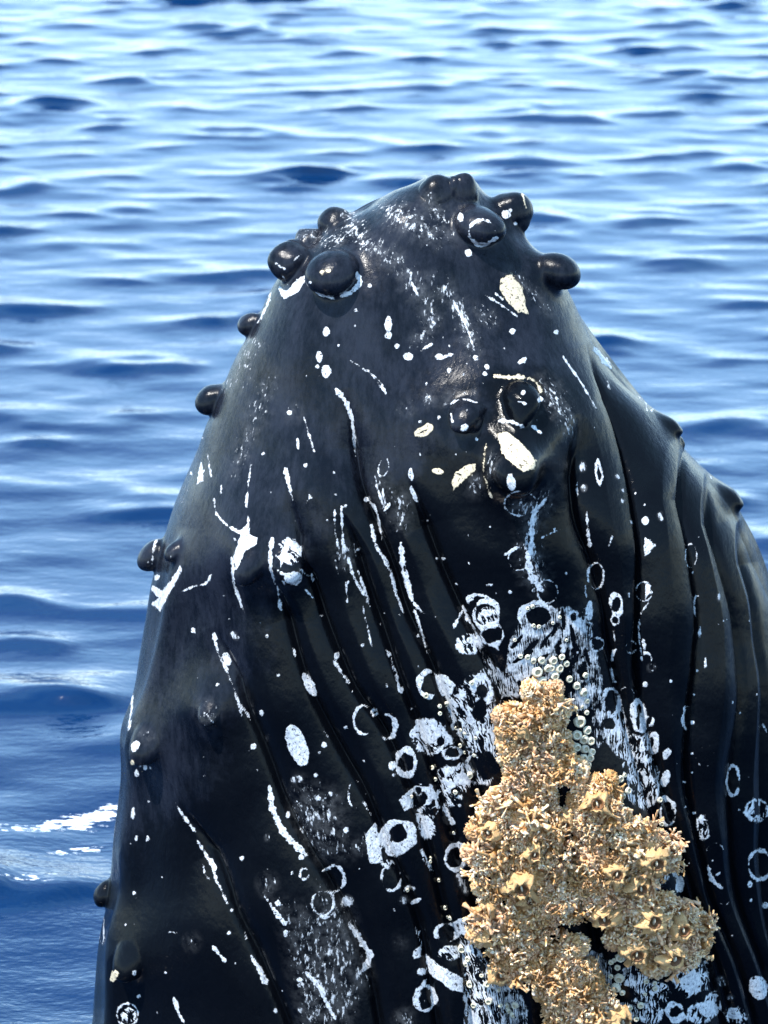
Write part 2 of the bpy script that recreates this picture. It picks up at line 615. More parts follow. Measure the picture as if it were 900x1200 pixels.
# ------------------------------------------------------------------ whale: scars and stains, written as shapes on the skin
scar = np.full(len(sel), -9.0, np.float32)      # crisp white marks: distance to the mark's edge
dash = np.full(len(sel), -9.0, np.float32)      # rasped white skin with dark dashes
spray = np.zeros(len(sel), np.float32)          # thin scratched bloom
cream = np.zeros(len(sel), np.float32)          # yellowish tint of a mark
hole = np.full(len(sel), -9.0, np.float32)      # dark bits inside the rasped skin

FR = {'Z1': (220, 180, 3), 'Z2': (450, 180, 3), 'Z3': (450, 400, 3), 'Z4': (650, 400, 3.6), 'Z5': (130, 420, 3),
      'Z6': (380, 480, 3.4615), 'Z7': (100, 700, 3), 'Z8': (90, 930, 3), 'Y1': (370, 700, 3), 'Y2': (370, 930, 3),
      'Y6': (680, 900, 4), 'X4': (660, 600, 3.429), 'F': (0, 0, 1)}
CUR = [0, 0, 1]


def frame(k): CUR[:] = FR[k]
def T(p): return (CUR[0] + p[0] / CUR[2], CUR[1] + p[1] / CUR[2])


def near(x0, y0, x1, y1, pad=18):
    return np.nonzero((VX > x0 - pad) & (VX < x1 + pad) & (VY > y0 - pad) & (VY < y1 + pad))[0]


def apply(i, f, kind, amount=1.0):
    if kind in ('s', 'c'):
        scar[i] = np.maximum(scar[i], f)
        if kind == 'c': cream[i] = np.maximum(cream[i], np.clip(f + 2.5, 0, 1))
    elif kind == 'd': dash[i] = np.maximum(dash[i], f)
    elif kind == 'h': hole[i] = np.maximum(hole[i], f)
    elif kind == 'p': spray[i] = np.maximum(spray[i], amount * np.clip((f + 12) / 26, 0, 1) ** 1.2)
    elif kind == 'f': spray[i] = np.maximum(spray[i], amount * np.clip(f / 3 + 0.6, 0, 1))


def ell(x, y, a, b=None, rot=0, kind='s', amount=0.8):
    b = a if b is None else b
    X, Y = T((x, y)); a /= CUR[2]; b /= CUR[2]
    m = max(a, b); i = near(X - m, Y - m, X + m, Y + m)
    c, s = math.cos(math.radians(rot)), math.sin(math.radians(rot))
    ux, uy = (VX[i] - X) * c + (VY[i] - Y) * s, -(VX[i] - X) * s + (VY[i] - Y) * c
    q = np.hypot(ux / a, uy / b) + 1e-6
    g = np.hypot(ux / a ** 2, uy / b ** 2) + 1e-6
    f = np.where(q < .05, min(a, b), (1 - q) * q / g)
    apply(i, np.clip(f, -18, 18), kind, amount)


def ring(x, y, a, b, thick, a0=0, a1=360, rot=0, kind='s', amount=0.8):
    """ring scar; angles a0..a1 in degrees, 0 = right, 90 = down"""
    X, Y = T((x, y)); a /= CUR[2]; b /= CUR[2]; tk = max(thick / CUR[2], 1.6)
    m = max(a, b) + tk; i = near(X - m, Y - m, X + m, Y + m)
    c, s = math.cos(math.radians(rot)), math.sin(math.radians(rot))
    ux, uy = (VX[i] - X) * c + (VY[i] - Y) * s, -(VX[i] - X) * s + (VY[i] - Y) * c
    a2, b2 = a - tk / 2, b - tk / 2
    q = np.hypot(ux / a2, uy / b2) + 1e-6
    g = np.hypot(ux / a2 ** 2, uy / b2 ** 2) + 1e-6
    d = np.abs((1 - q) * q / g)
    ang = np.degrees(np.arctan2(uy / b2, ux / a2))
    half = (a1 - a0) / 2
    da = np.abs((ang - (a0 + a1) / 2 + 180) % 360 - 180)
    wob = 0.72 + 0.28 * np.sin(np.radians(ang) * 2 + X) + 0.15 * np.sin(np.radians(ang) * 5 + Y)
    if half < 179: wob = wob * np.clip((half - da) / 35 + 0.25, -1, 1)
    apply(i, np.clip(tk / 2 * wob - d, -18, 18), kind, amount)


def line(pts, w, w2=None, kind='s', amount=0.8):
    P = [T(p) for p in pts]
    if len(P) > 2: P = [tuple(v) for v in smooth_line(P, 5)]
    w /= CUR[2]; w2 = w if w2 is None else w2 / CUR[2]
    xs, ys = [p[0] for p in P], [p[1] for p in P]
    i = near(min(xs) - w, min(ys) - w, max(xs) + w, max(ys) + w)
    d, run, L = seg_dist(VX[i], VY[i], P)
    t = run / max(L, 1e-6)
    ww = (w + (w2 - w) * t) * (0.85 + 0.15 * np.sin(run * 0.45 + xs[0]) + 0.12 * np.sin(run * 1.1 + ys[0]))
    ww = np.maximum(ww, 2.3) * np.clip(0.55 + 6 * np.minimum(t, 1 - t), 0.5, 1)
    apply(i, np.clip(ww / 2 - d, -18, 18), kind, amount)


def poly(pts, kind='s', amount=0.8):
    P = np.array([T(p) for p in pts])
    i = near(P[:, 0].min(), P[:, 1].min(), P[:, 0].max(), P[:, 1].max())
    X, Y = VX[i], VY[i]
    d, _, _ = seg_dist(X, Y, P, True)
    ins = np.zeros(len(i), bool)
    n = len(P)
    for k in range(n):
        x0, y0 = P[k]; x1, y1 = P[(k + 1) % n]
        cond = (y0 > Y) != (y1 > Y)
        with np.errstate(divide='ignore', invalid='ignore'):
            xi = (x1 - x0) * (Y - y0) / (y1 - y0 + 1e-12) + x0
        ins ^= cond & (X < xi)
    apply(i, np.clip(np.where(ins, d, -d), -18, 18), kind, amount)


def dots(lst, kind='s'):
    for q in lst: ell(q[0], q[1], q[2], q[3] if len(q) > 3 else None, 0, kind)


frame('Z1')
poly([(318, 462), (345, 482), (368, 462), (382, 440), (410, 430), (412, 452), (386, 490), (340, 512), (322, 490)])
line([(308, 385), (345, 410)], 9); line([(335, 430), (350, 460)], 7); line([(375, 375), (400, 350)], 8)
line([(540, 502), (580, 482), (605, 455), (595, 420)], 20); line([(450, 490), (520, 512)], 11)
dots([(473, 418, 8), (493, 412, 8), (325, 262, 10), (340, 275, 8)], 'c')
dots([(487, 625, 14, 20), (462, 715, 12, 20), (487, 768, 18, 25), (455, 750, 7), (705, 595, 12, 28), (708, 635, 10),
      (735, 678, 8), (770, 715, 14), (590, 550, 7), (588, 605, 5), (640, 465, 7), (885, 715, 15, 12), (430, 455, 6), (838, 808, 6)])
line([(568, 725), (630, 765)], 4, 7); line([(632, 762), (665, 795), (697, 842)], 14, 18); ell(668, 800, 6, 20, -40, 'h')
line([(525, 835), (550, 865), (566, 900)], 18, 10); line([(294, 488), (272, 545), (244, 597)], 12)  # the last stroke is a plain white streak down the left outline
line([(818, 695), (860, 668)], 11)
line([(560, 190), (620, 310), (720, 370), (800, 480), (850, 560), (830, 640)], 80, 50, 'p', .66)
line([(700, 200), (800, 250), (880, 300)], 120, 90, 'p', .55); line([(400, 290), (520, 300), (600, 280)], 60, 60, 'p', .6)
line([(720, 220), (810, 240)], 14, 8, 'p', .9)
line([(240, 640), (150, 820)], 90, 110, 'p', .38)

frame('Z2')
ring(345, 275, 52, 48, 13, 60, 330); line([(298, 292), (338, 325), (397, 296)], 16); ell(270, 225, 12, 18); ell(295, 348, 13, 17, -40)
dots([(430, 215, 16), (460, 245, 8), (445, 200, 6)]); line([(486, 140), (500, 190)], 11, None, 'c')
poly([(410, 440), (450, 420), (480, 465), (497, 505), (508, 565), (472, 560), (430, 520), (405, 470)], 'c')
line([(352, 495), (410, 530), (468, 572)], 8); line([(440, 420), (500, 470), (585, 555)], 22, 14, 'p', .8); line([(390, 490), (420, 515)], 10)
dots([(453, 625, 11), (605, 627, 10), (322, 720, 10), (362, 750, 9), (355, 775, 7), (228, 760, 8), (90, 715, 15), (15, 600, 14, 30),
      (15, 640, 12), (45, 680, 7)])
ell(483, 730, 22, 9, -30); line([(135, 690), (170, 668)], 13); line([(195, 720), (240, 705)], 15)
line([(630, 715), (690, 800), (747, 897)], 6); line([(738, 680), (770, 720), (796, 752)], 22, 26); line([(785, 800), (796, 830)], 8)
line([(385, 780), (440, 787), (480, 785), (530, 800), (556, 842)], 22, 14, 'c')
line([(215, 880), (250, 840), (310, 845)], 34, 24, 'p', .55)
line([(60, 400), (150, 520), (170, 600), (110, 660)], 60, 34, 'p', .78); line([(200, 470), (270, 560), (312, 690)], 70, 44, 'p', .82)
line([(330, 550), (385, 600)], 46, 30, 'p', .74); line([(150, 440), (230, 470)], 50, 50, 'p', .55); line([(30, 230), (110, 245)], 16, 8, 'p', .9)
line([(160, 160), (240, 300)], 80, 50, 'p', .55); line([(560, 800), (630, 900), (650, 1000)], 60, 50, 'p', .62)
line([(250, 530), (290, 610), (318, 690)], 18, 12); line([(95, 450), (120, 500)], 18, 10)

frame('Z3')
line([(235, 218), (270, 203), (326, 215)], 9); line([(235, 250), (240, 285)], 7); ell(293, 242, 6); ell(283, 302, 15)
line([(472, 213), (505, 221)], 11); dots([(490, 180, 8), (548, 205, 10)])
line([(405, 280), (450, 284), (492, 302)], 17); line([(520, 298), (552, 322)], 16)
poly([(393, 322), (430, 318), (470, 345), (510, 382), (537, 420), (530, 452), (490, 457), (450, 432), (415, 395), (404, 360)], 'c')
ell(140, 315, 38, 20, -25, 'c'); ell(140, 316, 20, 5, -25, 'h'); ell(190, 457, 23, 12, 8, 'c')
poly([(238, 500), (250, 460), (290, 435), (326, 426), (318, 457), (280, 490), (243, 527)], 'c'); ell(265, 468, 9, 4, 20, 'h')
line([(358, 360), (350, 450), (362, 510), (379, 550)], 5, None, 'c'); ell(375, 440, 22, 45, 0, 'p', .6); ell(320, 500, 22, 35, 0, 'p', .6)
ell(446, 495, 14, 30, -12); ring(480, 570, 60, 46, 7); ell(500, 580, 45, 26, 0, 'p', .8)
line([(572, 550), (525, 615), (520, 700), (507, 780), (520, 830), (555, 875)], 16, 30); line([(580, 530), (520, 640), (518, 760), (540, 860)], 60, 100, 'p', .62)
ring(475, 765, 42, 44, 7, 40, 260); line([(425, 752), (466, 725)], 10); line([(555, 690), (620, 660)], 4); ring(575, 880, 40, 44, 8)
ell(755, 460, 14, 48, -6); ell(756, 465, 5, 26, -6, 'h'); ell(697, 440, 14, 18, 0, 'f', .7); ell(703, 515, 9, 12, 0, 'f', .9)
line([(678, 490), (680, 545)], 7); line([(713, 598), (716, 660), (724, 722)], 9, 16); line([(790, 720), (802, 685)], 6); ring(745, 825, 32, 50, 9)
line([(708, 855), (712, 895)], 7)
dots([(820, 475, 8), (840, 525, 7), (840, 560, 8)], 'f')
dots([(373, 653, 6), (640, 815, 4), (210, 765, 5), (155, 630, 4), (125, 285, 6), (195, 268, 7), (253, 397, 4), (288, 387, 4), (325, 345, 6),
      (372, 857, 11, 4), (740, 305, 4), (230, 105, 8), (600, 660, 3)])
ell(80, 240, 15, 12, 0, 'p', .8); ell(160, 205, 9, 14, 0, 'p', .9)
ell(95, 470, 9, 24, -8); line([(94, 508), (116, 566)], 18, 10); line([(58, 712), (70, 800), (95, 895)], 22, 26); line([(0, 765), (25, 820), (45, 897)], 13)
ell(72, 800, 6, 14, 0, 'h'); line([(0, 590), (20, 570)], 9); ell(60, 610, 30, 50, 0, 'p', .55); line([(590, 200), (640, 270), (655, 320)], 90, 50, 'p', .66)

frame('Z4')
ell(115, 530, 15, 18, 0, 'f', .75); poly([(378, 825), (402, 835), (416, 865), (405, 892), (378, 913)]); ring(575, 905, 28, 54, 8)
ell(445, 740, 10, 18, -25, 'f', .8); ell(383, 757, 18, 20); ell(380, 690, 5); line([(355, 235), (380, 248), (390, 292)], 7); ell(411, 290, 9); line([(220, 168), (232, 200)], 8)
line([(650, 550), (665, 580)], 8)

frame('X4')
ell(392, 15, 9, 14, 0, 'f', .7); ring(325, 320, 36, 42, 8, 0, 360); poly([(328, 285), (356, 295), (354, 325), (328, 355)])
ring(213, 372, 33, 50, 20); line([(345, 365), (316, 400), (305, 500), (318, 602)], 7); line([(322, 515), (330, 575)], 12)
ring(355, 625, 17, 17, 7, 0, 360, 0, 'f', .8); ell(330, 695, 9, 12); ring(540, 380, 20, 50, 11, 80, 300); line([(550, 455), (548, 505)], 5)
ell(625, 342, 7, 14, 0, 'f', .9)
dots([(625, 450, 4), (645, 437, 4), (658, 430, 4), (682, 765, 5), (710, 808, 8), (433, 680, 5), (540, 637, 6), (520, 845, 7), (525, 735, 4),
      (517, 970, 5), (518, 1048, 7), (485, 1083, 5), (735, 420, 4), (545, 100, 4), (265, 333, 4, 12), (440, 815, 4), (745, 1065, 4), (490, 1185, 4)])
ell(572, 605, 5, 20); line([(800, 845), (820, 890)], 7); ring(502, 830, 28, 58, 16, 90, 290); ring(682, 1080, 34, 68, 17)
ell(105, 395, 15, 42); ell(105, 470, 18, 28, 0, 'd'); ell(113, 590, 22, 46, 0, 'd'); ell(120, 700, 36, 62, 0, 'd')
ring(212, 620, 22, 72, 12, 70, 300); ring(193, 765, 42, 66, 20); ring(256, 735, 33, 36, 10, 170, 360); ring(303, 820, 36, 76, 34); ring(350, 838, 15, 25, 9, -100, 110)
ell(366, 930, 22, 46); ell(355, 925, 9, 22, 0, 'h')
poly([(240, 790), (265, 900), (345, 890), (350, 1000), (270, 1012), (200, 965), (120, 850), (130, 815)], 'd'); ell(185, 850, 28, 22, 20, 'h'); ell(310, 1000, 52, 46, 0, 'd')
ell(416, 970, 15, 24, 20); ell(411, 1070, 18, 36, 15); ell(330, 1095, 60, 105, 0, 'd'); ring(400, 1180, 46, 40, 15, 180, 400)
ell(60, 520, 40, 100, 0, 'd'); ell(20, 440, 30, 60, 0, 'd'); ring(65, 460, 22, 60, 10, 180, 360); ell(95, 400, 30, 30, 0, 'p', .4)
line([(200, 480), (208, 520)], 6); line([(90, 300), (95, 350)], 7); line([(330, 790), (335, 830)], 6)
dots([(560, 945, 3), (590, 940, 3), (605, 970, 3), (548, 1015, 4), (580, 1018, 3), (535, 990, 3)])

frame('Y6')
ell(405, 45, 18, 32, 15); ring(410, 210, 44, 68, 18); ell(575, 280, 28, 58, -12, 'd'); ring(575, 280, 30, 60, 12, 0, 360, -12)
ring(632, 395, 44, 47, 8, 195, 340); dots([(620, 435, 6), (795, 545, 13, 16), (800, 620, 9), (605, 615, 4), (712, 787, 6), (490, 182, 4), (487, 65, 6),
      (525, 22, 8), (535, 210, 8), (868, 645, 17), (785, 45, 4)])
line([(600, 458), (615, 520), (662, 562)], 16, 26); line([(640, 500), (655, 490)], 10); ring(675, 622, 28, 26, 10, 20, 170)
ring(842, 455, 62, 78, 19); ell(828, 200, 60, 56, 0, 'd'); ring(828, 200, 62, 58, 15); ell(845, 200, 28, 20, 0, 'h')
ell(835, 1030, 46, 58, -15); ell(815, 985, 8, 6, 0, 'h'); ell(838, 1050, 9, 7, 0, 'h'); ell(660, 1000, 20, 24, 0, 'f', .65); ell(705, 1075, 13, 11, 0, 'f', .6)
ell(730, 1160, 52, 40, 20, 'd'); ell(720, 1150, 34, 30, 10)
poly([(420, 980), (590, 900), (612, 1030), (482, 1082)], 'd'); ell(520, 1000, 50, 45, -20); poly([(500, 1130), (640, 1040), (664, 1140), (560, 1210), (500, 1180)], 'd'); ell(600, 1130, 45, 40, -30)
ring(445, 1145, 54, 54, 34); ell(465, 545, 22, 42, 10); ell(440, 470, 16, 45, -10); ell(412, 390, 18, 32)
ell(290, 80, 75, 110, 0, 'd'); ell(340, 500, 70, 70, 0, 'd'); ell(250, 1010, 70, 90, 0, 'd'); ell(360, 1060, 60, 60, 0, 'd'); ell(60, 1000, 90, 140, 0, 'd'); ell(150, 1150, 120, 60, 0, 'd'); ell(200, 1060, 60, 40, 0, 'h')
ell(330, 1150, 60, 50, 0, 'd'); ell(560, 1060, 10, 8, 0, 'h')

frame('Y1')
ring(398, 305, 47, 58, 26, 60, 330); poly([(420, 275), (455, 270), (490, 310), (480, 345), (440, 350), (424, 310)])
ring(600, 62, 55, 60, 22); ell(605, 70, 35, 34, 0, 'd'); ell(600, 55, 22, 14); ring(620, 130, 46, 45, 15); ell(615, 130, 30, 20, 0, 'h'); ring(572, 18, 48, 40, 26, 180, 360); line([(488, 105), (512, 50)], 17)
ell(540, 165, 48, 36, 0, 'd'); dots([(507, 172, 16), (548, 150, 20, 12)]); line([(513, 28), (545, 90), (582, 160)], 13, 9)
poly([(530, 285), (590, 255), (625, 320), (640, 440), (640, 560), (610, 660), (565, 660), (540, 560), (480, 440), (445, 320), (500, 320)], 'd')
poly([(585, 190), (650, 260), (760, 300), (840, 300), (860, 340), (700, 350), (650, 340), (610, 280)], 'd')
ell(585, 330, 20, 24, 0, 'h'); ell(578, 395, 26, 40, 15, 'h'); ell(600, 590, 36, 52, 0, 'h'); ring(585, 325, 45, 60, 30)
poly([(672, 205), (700, 120), (722, 50), (790, 22), (850, 40), (868, 110), (840, 190), (880, 230), (850, 290), (780, 262), (720, 300), (668, 262)], 'd')
for fx_, fy0, fy1, fw_ in ((868, 40, 250, 30), (905, 110, 300, 34), (938, 60, 200, 20), (962, 160, 330, 30), (985, 230, 330, 22), (915, 280, 400, 44), (990, 350, 520, 50)):
    line([(fx_, fy0), (fx_ + 6, (fy0 + fy1) / 2), (fx_ - 4, fy1)], fw_, fw_ * .8, 'd')
ell(800, 300, 50, 22, -15, 'd'); ell(930, 350, 40, 60, 0, 'd'); ell(880, 300, 30, 40, 0, 'h')
ell(782, 68, 42, 36, 0, 'h'); ring(775, 75, 68, 66, 22, 120, 330)
ring(170, 432, 42, 57, 13, 70, 330); ring(250, 455, 40, 54, 22, -110, 130); ring(205, 405, 16, 14, 8)
ell(400, 490, 62, 66, -15, 'd'); ell(405, 480, 40, 36, 0); ring(400, 490, 64, 68, 14); poly([(348, 430), (380, 425), (400, 460), (370, 480), (350, 460)])
ring(318, 582, 46, 58, 27); dots([(270, 592, 13, 16), (275, 626, 8), (340, 480, 10, 16)])
ring(480, 548, 38, 28, 14); ell(490, 640, 66, 42, 20, 'd'); ell(515, 640, 34, 24); ring(366, 702, 50, 46, 26, 120, 420); poly([(292, 710), (325, 685), (342, 740), (310, 756)]); ell(470, 690, 44, 48, 0, 'd')
ell(388, 795, 32, 58, -15, 'd'); ell(390, 805, 22, 40, -15); line([(450, 735), (485, 802)], 16, 20); ring(290, 838, 68, 68, 38); ell(288, 880, 45, 30, -20); ell(290, 840, 26, 22, -20, 'h')
ring(140, 692, 30, 52, 9, 90, 300); line([(168, 718), (196, 768)], 12); ring(500, 900, 44, 42, 16, 170, 360)
dots([(75, 205, 12, 14), (165, 168, 7), (20, 65, 6), (105, 457, 7), (30, 520, 11), (12, 545, 9), (128, 330, 5), (300, 327, 12), (485, 830, 6),
      (505, 733, 6), (335, 393, 5), (180, 690, 5), (170, 575, 4), (55, 690, 8), (105, 820, 10, 12), (362, 135, 6)])
line([(62, 225), (117, 302)], 9, 12); line([(268, 238), (300, 335)], 9, 12); line([(248, 185), (256, 210)], 7); line([(30, 470), (45, 492)], 7)
line([(405, 660), (432, 740)], 16); ell(520, 600, 26, 18, 20, 'd'); line([(430, 440), (480, 520)], 24, 24, 'd')

frame('Y2')
poly([(172, 140), (212, 98), (226, 170), (240, 242), (190, 248), (176, 190)]); line([(130, 190), (190, 170)], 30, 30, 'p', .8)
ring(265, 297, 40, 50, 12, -40, 240); ell(255, 250, 22, 14, 0, 'd'); ring(490, 225, 42, 52, 16); line([(500, 285), (532, 347)], 18, 26, 'f', .8); ring(65, 300, 44, 54, 17, -120, 120); line([(22, 272), (55, 258)], 10)
ell(110, 378, 21, 20, 0, 'f', .9); ring(35, 390, 42, 50, 10, 10, 150); ring(330, 352, 26, 32, 12, 200, 340); line([(335, 386), (369, 370)], 17); ell(310, 376, 16, 14, 0, 'f', .7)
poly([(383, 560), (440, 606), (520, 648), (522, 702), (470, 690), (400, 634)]); ring(460, 490, 48, 42, 19, 130, 420); ring(508, 476, 34, 36, 16, 180, 400)
poly([(338, 590), (345, 555), (370, 535), (372, 575)]); ell(370, 627, 17, 13); ell(470, 560, 40, 24, 0, 'd')
poly([(500, 450), (540, 470), (570, 540), (640, 650), (700, 680), (745, 760), (740, 830), (525, 830), (520, 620)], 'd')
ring(385, 720, 44, 56, 23); line([(352, 735), (385, 655)], 14); line([(118, 455), (160, 520), (190, 570), (168, 622)], 20, 30)
poly([(0, 320), (120, 400), (190, 640), (170, 700), (110, 840), (0, 840)], 'p', .43); line([(10, 680), (40, 740), (70, 795)], 16); ell(150, 645, 30, 30, 0, 'p', .85)
ell(310, 790, 18, 22, 0, 'p', .8); line([(370, 200), (412, 278)], 18, 14, 'd'); line([(350, 470), (370, 525)], 7, 10); ell(300, 520, 10, 14, 0, 'p', .4)
line([(55, 540), (70, 620)], 18, 10, 'p', .9); line([(0, 20), (30, 45)], 16, 12, 'p', .8)

frame('Z6')
line([(108, 0), (120, 130), (128, 190)], 5); line([(42, 405), (45, 500), (60, 570)], 9); line([(70, 392), (75, 500), (82, 575)], 13)
ell(84, 585, 28, 46, -10, 'p', .8); line([(92, 590), (130, 700), (165, 760), (187, 802)], 14, 10); line([(135, 650), (160, 720), (182, 780)], 6); line([(155, 790), (175, 880), (193, 962)], 9)
line([(45, 610), (56, 667)], 9); line([(88, 700), (95, 785)], 7); line([(190, 470), (215, 560), (268, 635)], 22, 13); line([(265, 640), (285, 720), (321, 827)], 14, 8)
line([(168, 358), (205, 400), (225, 470), (235, 532)], 12, 8); line([(205, 268), (225, 350), (252, 425)], 8); ring(240, 235, 24, 42, 9, 0, 360, 15); line([(240, 415), (270, 385)], 8)
line([(310, 548), (322, 640), (340, 740), (375, 800), (412, 832)], 24, 12); line([(365, 810), (400, 920), (421, 1008)], 15, 8)
dots([(40, 258, 4), (88, 390, 8), (138, 568, 6), (155, 957, 7), (55, 992, 11, 13), (430, 428, 4), (455, 605, 4), (480, 607, 7), (535, 708, 5), (287, 150, 4),
      (390, 48, 6), (755, 740, 6), (120, 475, 4), (100, 300, 4), (45, 345, 4)])
line([(38, 1018), (100, 1107)], 9, 11); line([(265, 985), (300, 1092)], 7); ell(310, 470, 22, 20, 0, 'p', .75); ell(310, 385, 34, 60, 0, 'p', .6); ell(235, 330, 30, 70, -15, 'p', .55)

frame('Z5')
line([(792, 108), (822, 148), (845, 210), (859, 322)], 22, 6); dots([(627, 193, 10), (533, 335, 6), (683, 375, 8), (395, 835, 5), (435, 635, 5), (563, 470, 4),
      (868, 672, 6), (898, 497, 9), (160, 770, 10), (130, 715, 5), (500, 155, 4), (785, 402, 4)]); ell(640, 190, 24, 20, 0, 'p', .5)
line([(678, 205), (700, 280), (716, 328)], 4); ell(657, 302, 7, 24, -5); line([(613, 388), (622, 430), (640, 500)], 24, 5); poly([(686, 510), (696, 474), (712, 495), (694, 500)])
line([(493, 368), (482, 450), (475, 522)], 6, 9); line([(481, 552), (484, 600)], 7); poly([(458, 605), (480, 580), (490, 620), (516, 630), (510, 655), (470, 682), (452, 722), (440, 745), (431, 700), (445, 660), (455, 620)])
line([(366, 540), (400, 580), (462, 618)], 6, 9); line([(361, 490), (368, 535)], 4); line([(388, 447), (388, 476)], 5); line([(425, 703), (435, 800), (470, 897)], 16, 10); line([(566, 632), (560, 720), (577, 795)], 22, 10)
ell(625, 678, 46, 44, 0, 'd'); poly([(592, 690), (612, 640), (640, 645), (610, 710), (595, 740)]); ell(642, 772, 32, 24); line([(585, 745), (610, 760)], 10); line([(665, 740), (690, 765)], 8); dots([(650, 655, 16, 10), (660, 672, 9)])
line([(705, 758), (712, 795)], 12); line([(683, 813), (717, 848)], 9, 13); line([(585, 800), (598, 885)], 7, 12)
line([(308, 258), (322, 282)], 9); line([(338, 335), (352, 417)], 6); poly([(303, 445), (306, 400), (318, 365), (330, 395), (322, 430)])
poly([(242, 728), (251, 742), (226, 800), (205, 830), (172, 892), (142, 864), (168, 842), (138, 812), (146, 798), (180, 815), (210, 780)])
line([(250, 820), (290, 803), (335, 790), (352, 760)], 6); line([(172, 605), (152, 660), (145, 725)], 14, 8); ell(208, 692, 10, 12, 0, 'f', .5)
line([(560, 60), (500, 230), (430, 400)], 80, 60, 'p', .40); line([(290, 330), (240, 520)], 70, 60, 'p', .34)

frame('Z7')
dots([(380, 118, 9, 11), (463, 307, 8), (505, 77, 5), (615, 92, 5), (640, 138, 5), (680, 273, 7), (620, 405, 8, 10), (838, 518, 9, 11), (823, 545, 9), (808, 627, 9),
      (590, 525, 10, 12), (743, 718, 6), (713, 765, 9, 12), (167, 760, 7, 22), (180, 848, 6, 11), (218, 848, 6, 12), (157, 867, 4), (417, 562, 5), (417, 630, 3),
      (224, 718, 4), (475, 775, 3), (395, 282, 4), (180, 620, 7, 14), (210, 600, 8), (230, 600, 5), (885, 203, 9, 12), (833, 65, 5), (575, 540, 5)])
line([(452, 128), (462, 180), (480, 225)], 16, 12); ell(498, 215, 15, 26, -25); line([(485, 230), (530, 340), (550, 420)], 12, 7); line([(545, 375), (582, 432)], 5); ell(525, 135, 18, 9, 40, 'f', .8)
line([(730, 180), (740, 212)], 7); ell(788, 307, 17, 48, -28); ell(745, 520, 36, 76, -20); ell(745, 640, 22, 14, 0, 'f', .7); line([(838, 470), (853, 492)], 8)
line([(648, 665), (660, 745), (700, 830), (775, 905)], 24, 30); ell(690, 770, 4, 10, -30, 'h'); ell(715, 820, 3, 10, 70, 'h'); ell(740, 850, 3, 12, 70, 'h')
poly([(750, 630), (900, 690), (930, 920), (800, 920), (720, 770)], 'p', .42); line([(322, 735), (360, 790), (388, 825)], 8, 18); line([(395, 858), (417, 897)], 9); ell(640, 845, 9, 12, 0, 'f', .5)
line([(168, 338), (152, 467)], 10); ell(175, 525, 14, 22, 25); ell(165, 582, 7, 9, 0, 'c'); ell(432, 405, 30, 32, 0, 'p', .6); line([(680, 20), (692, 47)], 9); line([(868, 222), (902, 262)], 9, 12)
line([(425, 410), (450, 440)], 9); line([(200, 480), (230, 490)], 10, 10, 'p', .7)

frame('Z8')
line([(428, 172), (468, 240), (490, 300), (532, 392)], 13, 9); line([(470, 225), (488, 270)], 14); line([(445, 250), (452, 285), (468, 304)], 9); dots([(545, 410, 6), (200, 350, 8, 11), (206, 368, 5),
      (172, 462, 4), (200, 458, 4), (580, 228, 7), (705, 385, 11), (670, 265, 4), (535, 490, 6), (560, 597, 5), (312, 630, 5), (203, 630, 8), (217, 712, 7), (700, 762, 7, 10),
      (790, 225, 10), (785, 655, 13, 10), (75, 310, 8, 5), (505, 85, 3), (735, 490, 8, 13)])
line([(658, 355), (690, 405), (738, 467)], 12, 22); ell(670, 320, 18, 24, 0, 'p', .7); line([(585, 478), (597, 512)], 8); line([(478, 538), (522, 590)], 14); line([(613, 572), (640, 615), (668, 668)], 16, 30)
line([(342, 720), (358, 770), (380, 808)], 18, 14); ring(178, 777, 42, 44, 10); ell(185, 780, 24, 26, 0, 'd'); ell(130, 642, 14, 22, 20, 'c'); ell(405, 522, 9, 12, 0, 'p', .6); line([(322, 486), (348, 490)], 4)
ring(865, 385, 44, 48, 11); ring(800, 282, 20, 24, 10); line([(863, 272), (905, 252)], 15); poly([(700, 370), (900, 420), (940, 830), (790, 830), (745, 580)], 'p', .42); line([(805, 628), (860, 690), (895, 775)], 22, 14)
ring(88, 472, 11, 58, 6); line([(845, 10), (870, 40)], 14, 10)
dots([(785, 760, 12, 10), (845, 640, 9), (770, 580, 9, 6)], 'f')
frame('F')
for (hx, hy, ha, hb, hr) in ((606, 752, 3, 11, 40), (622, 758, 3, 13, 48), (640, 750, 2.5, 12, 35), (650, 738, 3, 10, 20), (612, 770, 3, 14, 60), (634, 772, 3, 12, 60),
                             (660, 725, 3, 14, -5), (672, 748, 3, 16, -10), (682, 715, 2.5, 12, -8), (664, 768, 3, 9, 10), (688, 770, 3, 12, -15)):
    ell(hx, hy, ha, hb, hr, 'h')
# old ring scars crowding round the barnacles, overlapping and half healed
frame('F')
for i in range(46):
    x, y = rng.uniform(470, 800), rng.uniform(690, 1195)
    if not any(abs(math.hypot((x - ex) / ea, (y - ey) / eb) - 1) < .25 for ex, ey, ea, eb in ((650, 960, 140, 210), (640, 900, 95, 190))): continue
    a_ = rng.uniform(4.5, 10)
    t0 = rng.uniform(0, 360)
    ring(x, y, a_, a_ * rng.uniform(.9, 1.45), rng.uniform(2, 4.5), t0, t0 + rng.uniform(150, 340), rng.uniform(-25, 25))
    if rng.random() < .5: ell(x, y, a_ * .55, a_ * .6, 0, 'h')
# small flecks everywhere, more towards the barnacles
frame('F')
for i in range(230):
    x, y = rng.uniform(150, 890), rng.uniform(330, 1195)
    if rng.random() < 0.5 and not (440 < x < 840 and y > 640): continue
    r_ = 0.7 + 0.9 * rng.random() ** 3
    ell(x, y, r_, r_ * rng.uniform(.8, 2.0), rng.uniform(-30, 10))

